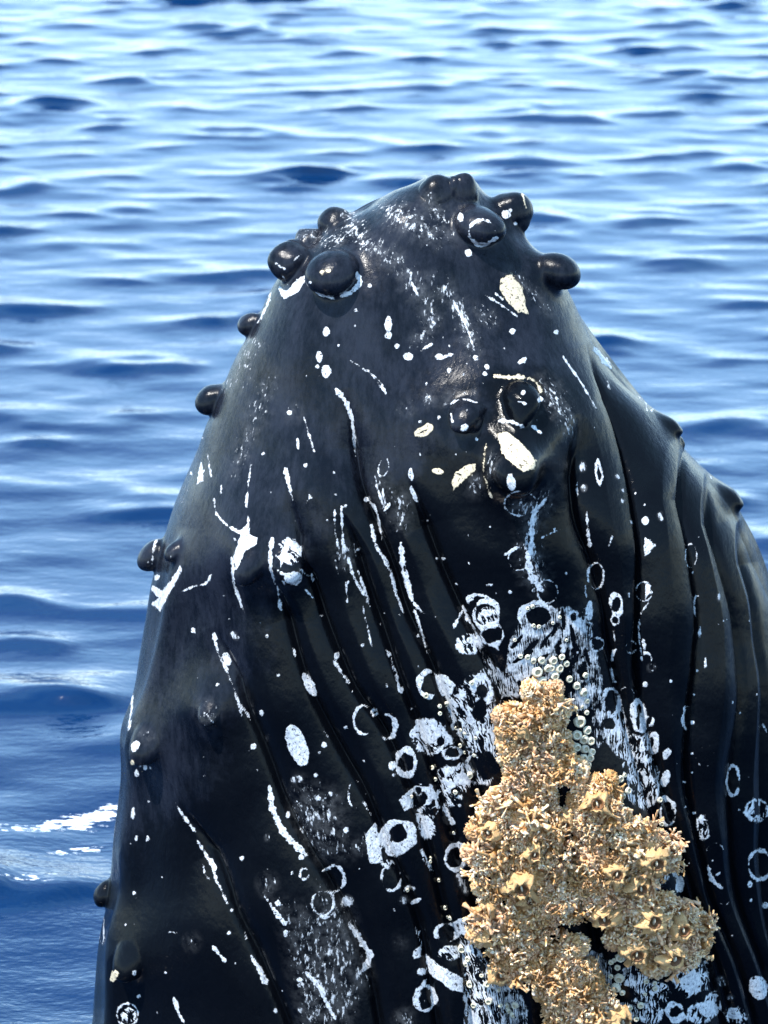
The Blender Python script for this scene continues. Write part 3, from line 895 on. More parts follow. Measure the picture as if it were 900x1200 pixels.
# skin that has dried in the sun (upper left and top) against skin still wet
keep = scar.copy()
scar[:] = -200
DRY = [(100, 1040), (175, 955), (232, 925), (243, 880), (285, 800), (305, 715), (345, 655), (395, 600), (440, 560), (500, 545), (540, 520), (580, 440), (650, 430),
       (700, 420), (720, 300), (600, 150), (300, 150), (60, 500)]
P = np.array(DRY)
dd, _, _ = seg_dist(VX, VY, P, True)
ins = np.zeros(len(VX), bool)
for k in range(len(P)):
    x0, y0 = P[k]; x1, y1 = P[(k + 1) % len(P)]
    ins ^= ((y0 > VY) != (y1 > VY)) & (VX < (x1 - x0) * (VY - y0) / (y1 - y0 + 1e-12) + x0)
dry = np.where(ins, dd, -dd)
scar = keep

# direction of the dashes: slanting on the left of the barnacles, upright on the right
k_ = 1 / (1 + np.exp(-(VX - 655) / 30))
ang = np.radians(42 + (98 - 42) * k_)
fa = VX * np.cos(ang) + VY * np.sin(ang)
fb = -VX * np.sin(ang) + VY * np.cos(ang)
flow = np.stack([fa / 15.0, fb / 4.4, np.zeros_like(fa)], -1)


def full(a, fill):
    o = np.full(NR * NC, fill, np.float32)
    o[sel] = a
    return o


def skin_material():
    m = NT("whale_skin")
    p = m.p
    co = m.n("ShaderNodeTexCoord").outputs['Object']
    scar_a, dash_a, spray_a, cream_a, hole_a, dry_a = (m.attr(k) for k in ("scar", "dash", "spray", "cream", "hole", "dry"))
    flow_a = m.attr("flow", 'Vector')
    nb = m.noise(co, 70, 3, .6)        # about 5 px
    ns = m.noise(co, 210, 2, .6)       # about 2 px
    swirl = m.n("ShaderNodeVectorMath", operation='MULTIPLY_ADD')
    m.link(m.noise(co, 26, 2, .5, out=1), swirl.inputs[0])
    swirl.inputs[1].default_value = (2.2, 5.0, 0)
    m.link(flow_a, swirl.inputs[2])
    ndash = m.noise(swirl.outputs[0], 1.0, 2.0, .5)
    wob = m.math('ADD', m.math('MULTIPLY', m.math('SUBTRACT', nb, .5), 4.5), m.math('MULTIPLY', m.math('SUBTRACT', ns, .5), 1.6))
    wob = m.math('ADD', wob, m.math('MULTIPLY', m.math('SUBTRACT', m.noise(co, 26, 2, .5), .5), 4.5))
    s1 = m.step(m.math('ADD', scar_a, wob), -0.1, 0.9)
    # scratches and pits inside the marks
    pit = m.math('MULTIPLY', m.step(m.noise(co, 120, 3, .65, distortion=.6), .59, .65, 1.0, 0.08), m.step(m.noise(m.mapping(co, (1.6, 1.6, .5), (0, .5, 0)), 190, 2, .5), .64, .70, 1.0, .3))
    s1 = m.math('MULTIPLY', s1, pit)
    d_in = m.step(m.math('ADD', dash_a, m.math('MULTIPLY', wob, 1.6)), -1.0, 1.0)
    patch = m.math('MULTIPLY', m.math('SUBTRACT', m.noise(co, 24, 4, .6), .5), 1.0)
    s2 = m.math('MULTIPLY', d_in, m.step(m.math('ADD', ndash, patch), .475, .535))
    h_in = m.step(m.math('ADD', hole_a, wob), -0.3, 0.8, 1.0, 0.0)
    nsp = m.noise(m.mapping(co, (1.5, 1.5, .6), (0, .35, 0)), 58, 5, .68)
    sp = m.math('ADD', nsp, m.math('MULTIPLY', spray_a, .335))
    s3 = m.math('MULTIPLY', m.step(sp, .675, .77), m.step(spray_a, .02, .2))
    haze = m.math('MULTIPLY', spray_a, m.math('MULTIPLY', m.step(m.noise(co, 30, 4, .65), .35, .7), .17))
    white = m.math('MULTIPLY', m.math('MAXIMUM', s1, s2), h_in)
    white = m.math('MAXIMUM', white, m.math('MULTIPLY', s3, .85), clamp=True)
    white = m.math('MAXIMUM', white, haze)
    dryf = m.step(m.math('ADD', dry_a, m.math('MULTIPLY', m.math('SUBTRACT', m.noise(co, 11, 5, .65), .5), 110.0)), -26, 22)
    mott = m.math('ADD', m.math('MULTIPLY', m.noise(m.mapping(co, (1.0, 1.0, .45), (0, .25, 0)), 8, 5, .65), .65), m.math('MULTIPLY', m.noise(m.mapping(co, (1.6, 1.6, .4), (0, .3, 0)), 45, 5, .7), .35))
    wet_c = m.mix(mott, (.0010, .0014, .0024), (.0028, .0036, .0054))
    dry_c = m.mix(m.step(mott, .38, .64), (.0020, .0030, .0058), (.0130, .0155, .0235))  # dry skin's grey, with the flank's blue skylight tinted into the colour
    skin = m.mix(dryf, wet_c, dry_c)
    wcol = m.mix(m.step(m.noise(co, 95, 4, .65), .30, .62), (.34, .36, .40), (.66, .67, .68))
    wcol = m.mix(m.math('MULTIPLY', cream_a, .85), wcol, (.60, .49, .31))
    m.link(m.mix(white, skin, wcol), p.inputs['Base Color'])
    rgh = m.math('ADD', m.math('MULTIPLY', dryf, .10), m.math('MULTIPLY', m.step(m.noise(co, 40, 4, .65), .3, .7), .14))
    rgh = m.math('ADD', rgh, m.math('MULTIPLY', white, .12))
    m.link(m.math('ADD', rgh, .06), p.inputs['Roughness'])
    m.link(m.math('ADD', .21, m.math('MULTIPLY', dryf, .10)), p.inputs['Specular IOR Level'])
    p.inputs['IOR'].default_value = 1.31
    fine = m.noise(m.mapping(co, (1.2, 1.2, .6)), 55, 5, .65)
    b = m.bump(fine, .38, .004)
    b = m.bump(m.noise(co, 14, 3, .5), .25, .012, b)
    b = m.bump(white, .7, .002, b)
    m.link(b, p.inputs['Normal'])
    return m.mat


def build_whale():
    V = S.reshape(-1, 3)
    I = np.arange(NR * NC).reshape(NR, NC)
    J = np.roll(I, -1, 1)
    Q = np.stack([I[:-1], J[:-1], J[1:], I[1:]], -1).reshape(-1, 4)
    # outward winding
    a, b_, c = V[Q[:, 0]], V[Q[:, 1]], V[Q[:, 3]]
    nrm = np.cross(b_ - a, c - a)
    if np.mean(np.sum(nrm * N3.reshape(-1, 3)[Q[:, 0]], -1)) < 0: Q = Q[:, ::-1]
    # close the tip and the hidden lower end with fans
    tipc, lowc = V[:NC].mean(0), V[-NC:].mean(0)
    V = np.concatenate([V, [tipc + np.array([0, 0, .0005]), lowc]])
    it, il = NR * NC, NR * NC + 1
    T1 = np.stack([I[0], np.full(NC, it), J[0]], -1)
    T2 = np.stack([I[-1], J[-1], np.full(NC, il)], -1)
    me = mesh_from("humpback_whale", V, quads=Q, tris=np.concatenate([T1, T2]))
    ext = lambda a, f: np.concatenate([full(a, f), [f, f]])
    put_float(me, "scar", ext(scar, -9)); put_float(me, "dash", ext(dash, -9)); put_float(me, "spray", ext(spray, 0))
    put_float(me, "cream", ext(cream, 0)); put_float(me, "hole", ext(hole, -9)); put_float(me, "dry", ext(dry, 20))
    fl = np.zeros((NR * NC + 2, 3), np.float32); fl[sel] = flow
    put_vec(me, "flow", fl)
    o = obj("humpback_whale", me, skin_material())
    tag(o, "black scarred humpback whale head with knobs and throat pleats rising from the sea", "whale")
    return o


build_whale()
look = make_lookup(S)


def on_skin(x, y):
    r_, c_ = look(x, y)
    r0, r1 = max(r_ - 4, 0), r_ + 5
    cc = np.arange(c_ - 4, c_ + 5) % NC
    n = N3[r0:r1][:, cc].reshape(-1, 3).mean(0)
    return S[r_, c_], n / np.linalg.norm(n)


# ------------------------------------------------------------------ barnacles
def shell_material(name, lo, hi, tint=None, rough=.6):
    m = NT(name)
    co = m.n("ShaderNodeTexCoord").outputs['Object']
    info = m.n("ShaderNodeObjectInfo").outputs['Random']
    n = m.noise(co, 95, 4, .65)
    c = m.mix(m.step(n, .36, .66), lo, hi)
    if tint: c = m.mix(m.step(m.noise(co, 33, 3, .6), .54, .68), c, tint)
    hs = m.n("ShaderNodeHueSaturation")
    m.link(c, hs.inputs['Color'])
    m.link(m.math('ADD', m.math('MULTIPLY', info, .3), .82), hs.inputs['Value'])
    m.link(hs.outputs[0], m.p.inputs['Base Color'])
    m.p.inputs['Roughness'].default_value = rough
    m.p.inputs['Subsurface Weight'].default_value = .12
    m.p.inputs['Subsurface Radius'].default_value = (.012, .007, .004)
    m.link(m.bump(m.noise(co, 260, 3, .6), .4, .002), m.p.inputs['Normal'])
    return m.mat


MAT_FROND = NT("frond_flesh")
def _frond():
    m = MAT_FROND
    co = m.n("ShaderNodeTexCoord").outputs['Object']
    tipf, var = m.attr("tip"), m.n("ShaderNodeObjectInfo").outputs["Random"]
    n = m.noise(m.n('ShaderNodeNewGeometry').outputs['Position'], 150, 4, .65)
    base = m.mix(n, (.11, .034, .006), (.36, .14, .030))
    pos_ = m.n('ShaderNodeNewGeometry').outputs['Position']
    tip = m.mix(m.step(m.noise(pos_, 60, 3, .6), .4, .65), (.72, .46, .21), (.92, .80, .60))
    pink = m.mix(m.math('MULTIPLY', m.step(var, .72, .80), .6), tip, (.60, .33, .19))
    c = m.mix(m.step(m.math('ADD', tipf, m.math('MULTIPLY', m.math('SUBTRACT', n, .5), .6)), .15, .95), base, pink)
    zone = m.noise(m.n('ShaderNodeNewGeometry').outputs['Position'], 13, 2, .5)
    c = m.mix(m.math('MULTIPLY', m.step(zone, .46, .62), .50), c, (.48, .24, .06))
    c = m.mix(m.math('MULTIPLY', m.step(var, .30, .20), .6), c, (.38, .17, .035))
    m.link(c, m.p.inputs['Base Color'])
    m.p.inputs['Roughness'].default_value = .62
    m.p.inputs['Subsurface Weight'].default_value = .35
    m.p.inputs['Subsurface Radius'].default_value = (.012, .007, .004)
    m.link(m.bump(m.noise(pos_, 260, 3, .6), .5, .003), m.p.inputs['Normal'])
_frond(); MAT_FROND = MAT_FROND.mat
MAT_SHELL = shell_material("acorn_shell", (.50, .44, .30), (.76, .73, .60))
MAT_CROWN = shell_material("crown_shell", (.36, .17, .045), (.74, .52, .26), (.50, .22, .06))
MAT_CUP = shell_material("aperture_brown", (.085, .032, .008), (.22, .095, .028), rough=.5)
MAT_INNER = shell_material("opercular_plate", (.30, .24, .14), (.55, .49, .34))
MAT_VALVE = shell_material("valve_pale", (.62, .50, .30), (.82, .75, .60), rough=.35)


def frond_variant(seed):
    """one tuft of goose-barnacle fronds, about 1 unit tall along +z: flattened tongues spreading from a short foot"""
    r = np.random.default_rng(seed)
    V, F, tipv = [], [], []
    A = np.array

    def tongue(p0, p1, p2, w0, w1, w2, flat, ns=6, nr=6):
        base = len(V)
        ax = r.normal(size=3)
        for i in range(nr):
            u = i / (nr - 1)
            c = (1 - u) ** 2 * p0 + 2 * u * (1 - u) * p1 + u * u * p2
            d = 2 * (1 - u) * (p1 - p0) + 2 * u * (p2 - p1)
            d = d / (np.linalg.norm(d) + 1e-9)
            e1 = np.cross(d, ax); e1 /= np.linalg.norm(e1) + 1e-9
            e2 = np.cross(d, e1)
            rad = (1 - u) ** 2 * w0 + 2 * u * (1 - u) * w1 + u * u * w2
            for k in range(ns):
                a = 6.283 * k / ns
                rr = rad * (1 + (.13 + .15 * (i == nr - 1)) * r.normal())
                V.append(c + (e1 * math.cos(a) + e2 * math.sin(a) * flat) * rr)
                tipv.append(u)
        for i in range(nr - 1):
            for k in range(ns):
                a, b = base + i * ns + k, base + i * ns + (k + 1) % ns
                F.append((a, b, b + ns)); F.append((a, b + ns, a + ns))
        V.append(p2 + (p2 - p1) * .12); tipv.append(1.0)
        top = base + (nr - 1) * ns
        for k in range(ns): F.append((top + k, top + (k + 1) % ns, len(V) - 1))

    fine = seed % 2 == 1                               # every other tuft is thin and frilly
    n = int(r.integers(8, 11)) if fine else int(r.integers(6, 9))
    for k in range(n):
        a = 6.283 * (k + .6 * r.random()) / n
        tilt = r.uniform(.25, 1.25)
        L = r.uniform(.55, 1.1)
        d = A([math.cos(a) * math.sin(tilt), math.sin(a) * math.sin(tilt), math.cos(tilt)]) * L
        p0 = A([math.cos(a) * .12, math.sin(a) * .12, -.25])
        p1 = p0 + A([d[0] * .35, d[1] * .35, d[2] * .8 + .1])
        p2 = d + A([0, 0, r.uniform(-.15, .15)])
        w = r.uniform(.09, .12) if fine else r.uniform(.12, .17)
        tongue(p0, p1, p2, w * .8, w * .8, w * r.choice([.9, 1.4, 1.9, 2.3]), r.uniform(.28, .55))
        for q_ in range(int(r.integers(1, 4))):           # ragged side lobes near the tip
            q = p2 + r.normal(size=3) * .17
            tongue(p1 * .35 + p2 * .65, p2 * .5 + q * .5, q + (q - p2) * .6, w * .6, w * .8, w * r.uniform(.6, 1.3), .45, 5, 4)
    return np.array(V), np.array(F), np.array(tipv)


FRONDS = [frond_variant(i) for i in range(16)]


def basis(n, spin):
    n = n / np.linalg.norm(n)
    a = np.cross(n, [0.3, 0.2, 1.0]); a /= np.linalg.norm(a)
    b = np.cross(n, a)
    c, s = math.cos(spin), math.sin(spin)
    return np.stack([a * c + b * s, -a * s + b * c, n], -1)      # columns


def inside(pt, P):
    x, y = pt[0], pt[1]
    r_ = False
    for k in range(len(P)):
        x0, y0 = P[k]; x1, y1 = P[(k + 1) % len(P)]
        if (y0 > y) != (y1 > y) and x < (x1 - x0) * (y - y0) / (y1 - y0) + x0: r_ = not r_
    return r_


def edge_dist(pt, P):
    d, _, _ = seg_dist(np.array([pt[0]], float), np.array([pt[1]], float), P, True)
    return d[0]


CLUSTERS = [
    ("upper", [(580, 832), (600, 818), (622, 800), (650, 794), (662, 812), (664, 848), (668, 880), (688, 903), (668, 920), (645, 928), (610, 925), (588, 918), (586, 880), (577, 856)],
     "tan ragged goose barnacle cluster at the top of the barnacle mass, on rasped white skin"),
    ("left", [(590, 920), (612, 927), (645, 930), (662, 945), (665, 985), (655, 1015), (672, 1045), (690, 1080), (668, 1092), (650, 1100), (640, 1125), (622, 1160), (600, 1145), (580, 1118),
              (556, 1105), (552, 1080), (562, 1045), (550, 1005), (546, 962), (562, 936)],
     "large brown-mouthed goose barnacle cluster filling the left half of the barnacle mass"),
    ("right", [(694, 903), (716, 905), (726, 938), (745, 958), (772, 965), (790, 990), (780, 1018), (768, 1040), (742, 1038), (718, 1060), (694, 1078), (672, 1040), (658, 1012), (668, 985),
               (672, 948), (672, 922)],
     "golden tan goose barnacle cluster bulging on the right shoulder of the barnacle mass"),
    ("tail", [(742, 1040), (768, 1042), (800, 1058), (828, 1074), (832, 1096), (818, 1122), (800, 1132), (776, 1130), (764, 1136), (748, 1112), (722, 1104), (702, 1088), (716, 1064)],
     "pale goose barnacle cluster sticking out at the lower right end of the barnacle mass"),
    ("bottom", [(646, 1100), (668, 1094), (684, 1112), (694, 1140), (712, 1170), (730, 1196), (735, 1230), (660, 1230), (640, 1190), (624, 1164), (640, 1126)],
     "golden goose barnacle cluster at the bottom edge of the photo below the main mass"),
]
GAPS = [(667, 986, 15), (666, 918, 10), (690, 1094, 14), (668, 1090, 10), (640, 1085, 6), (655, 1100, 6), (772, 1035, 10), (612, 890, 5), (700, 965, 6), (655, 940, 6), (730, 1020, 6)]


CROWNS = [(620, 850, 10, "in the upper cluster"), (588, 961, 9, "near the left rim of the large left cluster"), (592, 1007, 9, "low in the left cluster below another brown mouth"),
          (621, 1021, 12, "largest dark mouth in the middle of the left cluster"), (600, 1051, 9, "narrow mouth low in the left cluster"), (623, 989, 8, "small mouth above the middle of the left cluster"),
          (672, 1013, 8, "between the left and right clusters"), (715, 1010, 10, "in the middle of the right cluster"), (697, 933, 11, "at the top of the right cluster beside small acorn barnacles"),
          (713, 1060, 11, "below the right cluster's middle, facing out"), (667, 958, 8, "by the dark gap between the clusters"), (577, 1053, 8, "at the lower left rim of the left cluster"),
          (751, 1000, 12, "wide dark mouth on the right edge of the right cluster"), (739, 1031, 10, "tilted mouth on the lower right of the right cluster"), (752, 1064, 12, "with a pinkish rim at the neck of the lower right cluster"),
          (782, 1080, 11, "in the middle of the lower right cluster"), (776, 1109, 12, "with a golden rim at the bottom of the lower right cluster"), (740, 1104, 12, "golden closed mouth hanging under the lower right cluster"),
          (702, 1190, 12, "reddish mouth at the photo's bottom edge"), (562, 1090, 12, "round frilled one standing out at the lower left of the left cluster"), (585, 1133, 10, "reddish one below the left cluster")]


def mounds_of(P, rs):
    """the barnacle bodies that carry the fronds: x, y, radius (photo px)"""
    ms = [(k[0], k[1], k[2] * 1.55) for k in CROWNS if inside(k, P) or edge_dist(k, P) < 8]
    xs, ys = [p[0] for p in P], [p[1] for p in P]
    for tries in range(1500):
        q = (rs.uniform(min(xs), max(xs)), rs.uniform(min(ys), max(ys)), rs.uniform(9, 17))
        if not inside(q, P): continue
        if any(math.hypot(q[0] - g[0], q[1] - g[1]) < g[2] + q[2] * .5 for g in GAPS): continue
        if any(math.hypot(q[0] - m[0], q[1] - m[1]) < (q[2] + m[2]) * .55 for m in ms): continue
        if edge_dist(q, P) < q[2] * .45: continue
        ms.append(q)
    return ms


def heap_at(x, y, ms, core):
    best, hb = None, 0.0
    for m in ms:
        d = math.hypot(x - m[0], y - m[1]) / m[2]
        if d < 1:
            h = math.sqrt(1 - d * d) * m[2] * MPP * 1.0
            if h > hb: best, hb = (m, d), h
    return hb + .026 * math.sqrt(core), best


def frond_at(x, y, P, rs, ms):
    c, n = on_skin(x, y)
    core = min(edge_dist((x, y), P) / 30.0, 1.0)
    h, best = heap_at(x, y, ms, core)
    d = n + rs.normal(size=3) * .30
    if best is not None:
        m, q = best
        d = d + (RIGHT * (x - m[0]) - UP * (y - m[1])) / (m[2] + 1e-6) * 1.15
    d /= np.linalg.norm(d)
    L = (0.020 + .018 * rs.random())
    if rs.random() < .12: L *= 1.35
    Bm = basis(d, rs.random() * 6.28) * L
    Bm[:, 0] *= rs.uniform(.85, 1.3); Bm[:, 1] *= rs.uniform(.85, 1.3)
    return c + n * h, Bm


MESH_FROND = []
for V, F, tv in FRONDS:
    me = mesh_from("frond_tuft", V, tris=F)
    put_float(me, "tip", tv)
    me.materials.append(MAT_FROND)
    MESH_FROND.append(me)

def crust_lump(seed):
    """domed, frilled crust of one barnacle colony lump, unit radius, +z outwards"""
    from mathutils import noise as mn
    nu, nv = 64, 26
    off = Vector((seed * 7.3, seed * 3.1, seed * 5.7))
    V, tv, F = [], [], []
    for j in range(nv):
        ph = (j + .5) / nv * 1.75                     # from the top down past the rim
        for i in range(nu):
            a = 6.2832 * i / nu
            u = Vector((math.sin(ph) * math.cos(a), math.sin(ph) * math.sin(a), math.cos(ph)))
            warp = Vector((mn.noise(u * 2.2 + off), mn.noise(u * 2.2 - off), mn.noise(u * 2.2 + off * 2))) * .55
            r1 = 1 - abs(mn.noise((u + warp) * 3.0 + off)) * 2.2
            r2 = 1 - abs(mn.noise((u + warp * 1.5) * 6.2 - off)) * 2.2
            r3 = mn.noise(u * 13 + off)
            h = .34 * r1 + .26 * r2 + .10 * r3
            rad = .72 + h * .75
            V.append((u.x * rad, u.y * rad, u.z * rad * .95))
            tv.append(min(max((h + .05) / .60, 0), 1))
    for j in range(nv - 1):
        for i in range(nu):
            a_, b_ = j * nu + i, j * nu + (i + 1) % nu
            F.append((a_, b_, b_ + nu, a_ + nu))
    F.append(tuple(range(nu))[::-1])
    me = mesh_from("crust_lump", V, polys=F)
    put_float(me, "tip", tv)
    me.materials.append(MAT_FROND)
    return me


MESH_LUMP = [crust_lump(i + 1) for i in range(8)]

for ci, (cname, P, lab) in enumerate(CLUSTERS):
    rs = np.random.default_rng(100 + ci)
    xs, ys = [p[0] for p in P], [p[1] for p in P]
    pts = []
    ms = mounds_of(P, rs)
    for tries in range(9000):
        q = (rs.uniform(min(xs), max(xs)), rs.uniform(min(ys), max(ys)))
        if not inside(q, P): continue
        if not all(any(inside((q[0] + 7 * math.cos(t_), q[1] + 7 * math.sin(t_)), c_[1]) for c_ in CLUSTERS) for t_ in np.arange(0, 6.28, .785)): continue
        if any((q[0] - g[0]) ** 2 + (q[1] - g[1]) ** 2 < g[2] ** 2 for g in GAPS): continue
        if any((q[0] - o[0]) ** 2 + (q[1] - o[1]) ** 2 < 10.0 ** 2 for o in pts): continue
        if any((q[0] - k[0]) ** 2 + (q[1] - k[1]) ** 2 < (k[2] * 1.35) ** 2 for k in CROWNS): continue
        pts.append(q)
    base_c, base_n = on_skin(np.mean(xs), np.mean(ys))
    root = obj("goose_barnacle_cluster", None)
    root.empty_display_size = .05
    root.location = Vector(base_c)
    tag(root, lab, "barnacle cluster", "goose barnacle clusters on the whale's throat")
    for (mx, my, mr) in ms:
        c, n = on_skin(mx, my)
        core = min(edge_dist((mx, my), P) / 30.0, 1.0)
        d = n + rs.normal(size=3) * .18
        Bm = basis(d / np.linalg.norm(d), rs.random() * 6.28) * (mr * MPP * 1.12)
        Bm[:, 0] *= rs.uniform(.85, 1.2); Bm[:, 1] *= rs.uniform(.85, 1.2)
        c = c + n * .020 * math.sqrt(core) - base_c
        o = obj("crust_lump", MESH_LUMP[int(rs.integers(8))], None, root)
        o.matrix_local = Matrix(((*Bm[0], c[0]), (*Bm[1], c[1]), (*Bm[2], c[2]), (0, 0, 0, 1)))
    for k in range(len(pts)):
        c, Bm = frond_at(pts[k][0], pts[k][1], P, rs, ms)
        o = obj("frond_tuft", MESH_FROND[int(rs.integers(len(FRONDS)))], None, root)
        o.matrix_local = Matrix(((*Bm[0], c[0] - base_c[0]), (*Bm[1], c[1] - base_c[1]), (*Bm[2], c[2] - base_c[2]), (0, 0, 0, 1)))


# crown barnacles with brown mouths, sitting among the fronds
def crown_shell(seed):
    r = np.random.default_rng(seed)
    V, F = [], []
    n = 26
    prof = [(1.45, -.7), (1.30, -.1), (1.15, .22), (1.0, .40), (.84, .46), (.66, .30), (.52, .0)]
    rag = [1 + .12 * math.sin(3 * 6.283 * k / n + seed) + .22 * r.normal() for k in range(n)]
    for j, (rr, z) in enumerate(prof):
        for k in range(n):
            a = 6.283 * k / n
            amt = (rag[k] - 1) * (1.2, 1.2, 1.1, .8, .5, .25, .2)[j]
            V.append((rr * (1 + amt) * math.cos(a), rr * (1 + amt) * .92 * math.sin(a), z + (.20 * r.normal() if 0 < j < 5 else 0)))
    for j in range(len(prof) - 1):
        for k in range(n):
            a, b = j * n + k, j * n + (k + 1) % n
            F.append((a, b, b + n, a + n))
    return mesh_from("shell", V, polys=F)


def cup_mesh():
    V, F = [], []
    n = 16
    prof = [(.70, .36), (.60, .42), (.52, .28), (.42, .02), (.05, -.10)]
    for rr, z in prof:
        for k in range(n):
            a = 6.283 * k / n
            V.append((rr * math.cos(a), rr * .9 * math.sin(a), z))
    for j in range(len(prof) - 1):
        for k in range(n):
            a, b = j * n + k, j * n + (k + 1) % n
            F.append((a, b, b + n, a + n))
    F.append(tuple(range(4 * n, 5 * n)))
    return mesh_from("aperture", V, polys=F)


def valve_mesh():
    V, F = [], []
    n = 8
    for z, w in ((-.05, .20), (.12, .25), (.30, .17), (.42, .05)):
        for k in range(n):
            a = 6.283 * k / n
            V.append((.5 * w * math.cos(a) + .04, w * 1.5 * math.sin(a) - .10, z))
    for j in range(3):
        for k in range(n):
            a, b = j * n + k, j * n + (k + 1) % n
            F.append((a, b, b + n, a + n))
    F.append(tuple(range(3 * n, 4 * n)))
    return mesh_from("valve", V, polys=F)


ME_CROWN = [crown_shell(i) for i in range(5)]
for me in ME_CROWN: me.materials.append(MAT_CROWN)
ME_CUP, ME_VALVE = cup_mesh(), valve_mesh()
ME_CUP.materials.append(MAT_CUP); ME_VALVE.materials.append(MAT_VALVE)
for i, (x, y, r_, where) in enumerate(CROWNS):
    P = min((c[1] for c in CLUSTERS), key=lambda q: 0 if inside((x, y), q) else edge_dist((x, y), q))
    c, n = on_skin(x, y)
    core = min(edge_dist((x, y), P) / 30.0, 1) if inside((x, y), P) else 0.05
    d = n + BACK * .35 + rng.normal(size=3) * .16
    lift = .026 * math.sqrt(core) + r_ * 1.55 * MPP * 1.0 + .017
    root = obj("crown_barnacle", None)
    root.empty_display_size = .03
    sc_ = r_ * MPP * .98
    Bm = basis(d, rng.random() * .6) * sc_
    pos = c + n * lift
    root.matrix_world = Matrix(((*Bm[0], pos[0]), (*Bm[1], pos[1]), (*Bm[2], pos[2]), (0, 0, 0, 1)))
    obj("shell", ME_CROWN[i % 5], None, root)
    obj("aperture", ME_CUP, None, root)
    obj("valve", ME_VALVE, None, root)
    tag(root, "brown-mouthed crown barnacle " + where, "barnacle", "crown barnacles among the fronds")


# small acorn barnacles
def acorn(seed):
    r = np.random.default_rng(seed)
    V, F, mi = [], [], []
    n = 12
    prof = [(1.0, -.25), (.97, .15), (.80, .55), (.62, .68), (.50, .60), (.44, .30)]
    for j, (rr, z) in enumerate(prof):
        for k in range(n):
            a = 6.283 * k / n
            q = rr * (1 + .06 * (k % 2) * (j < 3) + .05 * r.normal())
            V.append((q * math.cos(a), q * math.sin(a), z))
    for j in range(len(prof) - 1):
        for k in range(n):
            a, b = j * n + k, j * n + (k + 1) % n
            F.append((a, b, b + n, a + n)); mi.append(0 if j < 4 else 1)
    V.append((0.05, 0, .42)); t = (len(prof) - 1) * n
    for k in range(n): F.append((t + k, t + (k + 1) % n, len(V) - 1)); mi.append(1)
    me = mesh_from("acorn_barnacle", V, polys=F)
    me.materials.append(MAT_SHELL); me.materials.append(MAT_INNER)
    me.polygons.foreach_set("material_index", np.array(mi, np.int32))
    return me


ME_ACORN = [acorn(i) for i in range(6)]


def zc(lst, ox, oy, s, r0):
    return [(ox + q[0] / s, oy + q[1] / s, (q[2] / s if len(q) > 2 else r0)) for q in lst]


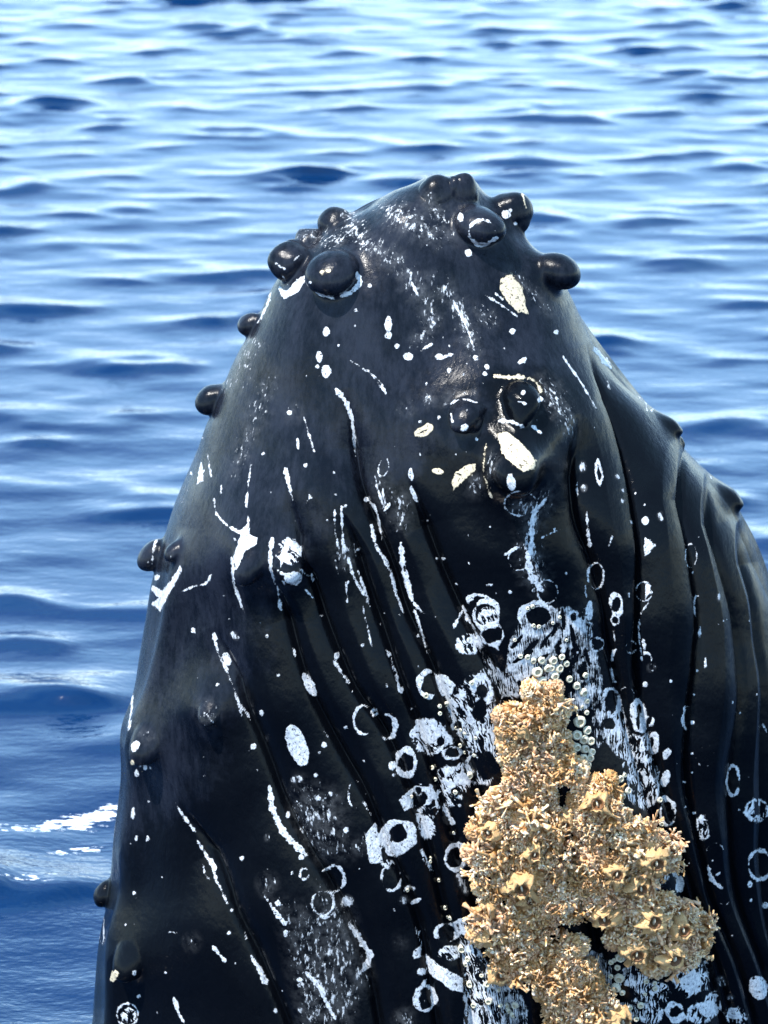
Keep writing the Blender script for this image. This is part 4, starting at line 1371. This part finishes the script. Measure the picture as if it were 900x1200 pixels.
ACORNS = [
    ("small cream acorn barnacle heaped just above the tan cluster", "acorn barnacles above the cluster",
     zc([(450, 130, 30), (500, 110, 22), (540, 140, 24), (570, 110, 24), (480, 170, 26), (555, 180, 24), (530, 60, 24), (575, 45, 18), (465, 65, 20), (600, 80, 18), (525, 95, 20), (505, 210, 14)], 530, 760, 4.5, 4)),
    ("cream acorn barnacle in the chain beside the tan cluster's top", "acorn barnacles in the chain",
     zc([(620, 165, 20), (655, 195, 22), (695, 235, 24), (715, 280, 16), (685, 310, 10), (700, 140, 16), (710, 345, 14)], 530, 760, 4.5, 4)),
    ("ringed acorn barnacle packed tightly right of the upper tan cluster", "acorn barnacles packed beside the upper cluster",
     zc([(677, 388, 34), (660, 455, 28), (697, 475, 26), (728, 490, 24), (660, 525, 24), (700, 532, 24), (735, 545, 20), (650, 582, 24), (690, 580, 24), (732, 580, 22), (710, 432, 24), (672, 615, 20), (640, 500, 14), (720, 612, 18)], 530, 760, 4.5, 4)),
    ("tiny acorn barnacle on the round white scar above the clusters", "acorn barnacles on the upper scar",
     zc([(720, 210, 9), (745, 212, 10), (770, 220, 11), (797, 226, 11), (700, 150, 7), (745, 40, 7), (760, 38, 8), (770, 102, 8), (786, 105, 8), (835, 90, 6), (860, 70, 6), (880, 150, 6)], 370, 700, 3, 3)),
    ("tiny acorn barnacle on white skin left of the upper cluster", "acorn barnacles left of the upper cluster",
     zc([(455, 375, 10), (440, 385, 8), (440, 407, 8), (410, 600, 9), (420, 640, 8), (540, 622, 14), (490, 682, 9), (505, 525, 9), (490, 460, 8), (565, 495, 6), (547, 300, 9), (390, 350, 11), (335, 705, 7),
         (510, 470, 7), (530, 545, 7), (560, 560, 7), (520, 480, 7)], 370, 700, 3, 3)),
    ("small acorn barnacle on white skin right of the right cluster", "acorn barnacles right of the clusters",
     zc([(195, 45, 18), (180, 100, 18), (165, 70, 16), (225, 105, 18), (200, 135, 16), (215, 205, 24), (280, 230, 12), (385, 260, 14), (378, 150, 14), (190, 165, 12), (160, 35, 12), (210, 30, 12)], 680, 900, 4, 3.5)),
    ("round ringed acorn barnacle on skin below the lower right cluster", "acorn barnacles below the right clusters",
     zc([(195, 885, 26), (220, 915, 16), (103, 985, 20), (140, 978, 14), (186, 985, 26), (166, 1030, 26), (202, 1055, 16), (136, 1095, 22), (113, 1072, 14), (130, 1035, 16), (100, 1104, 14), (175, 940, 16), (147, 912, 14),
         (310, 1000, 14), (355, 1005, 12), (350, 1030, 14), (345, 970, 10), (280, 1115, 18), (230, 1130, 14), (206, 1165, 18), (262, 1172, 14), (85, 1118, 12), (160, 900, 12), (60, 930, 12), (300, 1060, 10)], 680, 900, 4, 3.5)),
    ("pale acorn barnacle on white patch in the right clusters' gap", "acorn barnacles in the cluster gap",
     zc([(323, 555, 20), (300, 520, 10), (345, 580, 10)], 680, 900, 4, 3)),
    ("small acorn barnacle on rasped white skin below the left cluster", "acorn barnacles below the left cluster",
     zc([(518, 545, 17), (540, 582, 12), (528, 602, 10), (600, 670, 13), (545, 670, 15), (605, 730, 14), (560, 747, 12), (670, 745, 12), (702, 745, 14), (682, 762, 12), (697, 777, 12), (580, 640, 8), (640, 690, 8), (650, 745, 9)], 370, 930, 3, 4)),
    ("tiny acorn barnacle along the throat pleat left of the clusters", "acorn barnacles along the pleat",
     zc([(455, 400, 9), (475, 440, 9), (459, 431, 6), (430, 305, 8), (403, 240, 7), (484, 140, 6), (326, 343, 8), (400, 228, 5)], 370, 930, 3, 3)),
    ("small ringed acorn barnacle on dark skin between the lower clusters", "acorn barnacles between the lower clusters",
     zc([(800, 500, 10), (820, 522, 11), (792, 540, 10), (838, 470, 10), (850, 500, 9), (815, 560, 9), (850, 770, 14), (820, 800, 14), (885, 795, 14), (815, 740, 11), (860, 545, 9), (835, 600, 10), (868, 580, 9), (880, 740, 12)], 370, 930, 3, 3.3)),
]
ORD = "first second third fourth fifth sixth seventh eighth ninth tenth eleventh twelfth thirteenth".split()
def which(k, n):
    if k == 0: return "leftmost"
    if k == n - 1: return "rightmost"
    return ORD[k] + " from left" if k < (n + 1) // 2 else ORD[n - 1 - k] + " from right"
for lab, grp, lst in ACORNS:
    lst = sorted(lst)
    for k_, (x, y, r_) in enumerate(lst):
        c, n = on_skin(x, y)
        o = obj("acorn_barnacle", ME_ACORN[int(rng.integers(6))])
        Bm = basis(n + rng.normal(size=3) * .12, rng.random() * 6.28) * (max(r_, 2.2) * MPP * .95)
        o.matrix_world = Matrix(((*Bm[0], c[0]), (*Bm[1], c[1]), (*Bm[2], c[2]), (0, 0, 0, 1)))
        tag(o, which(k_, len(lst)) + " " + lab, "barnacle", grp)
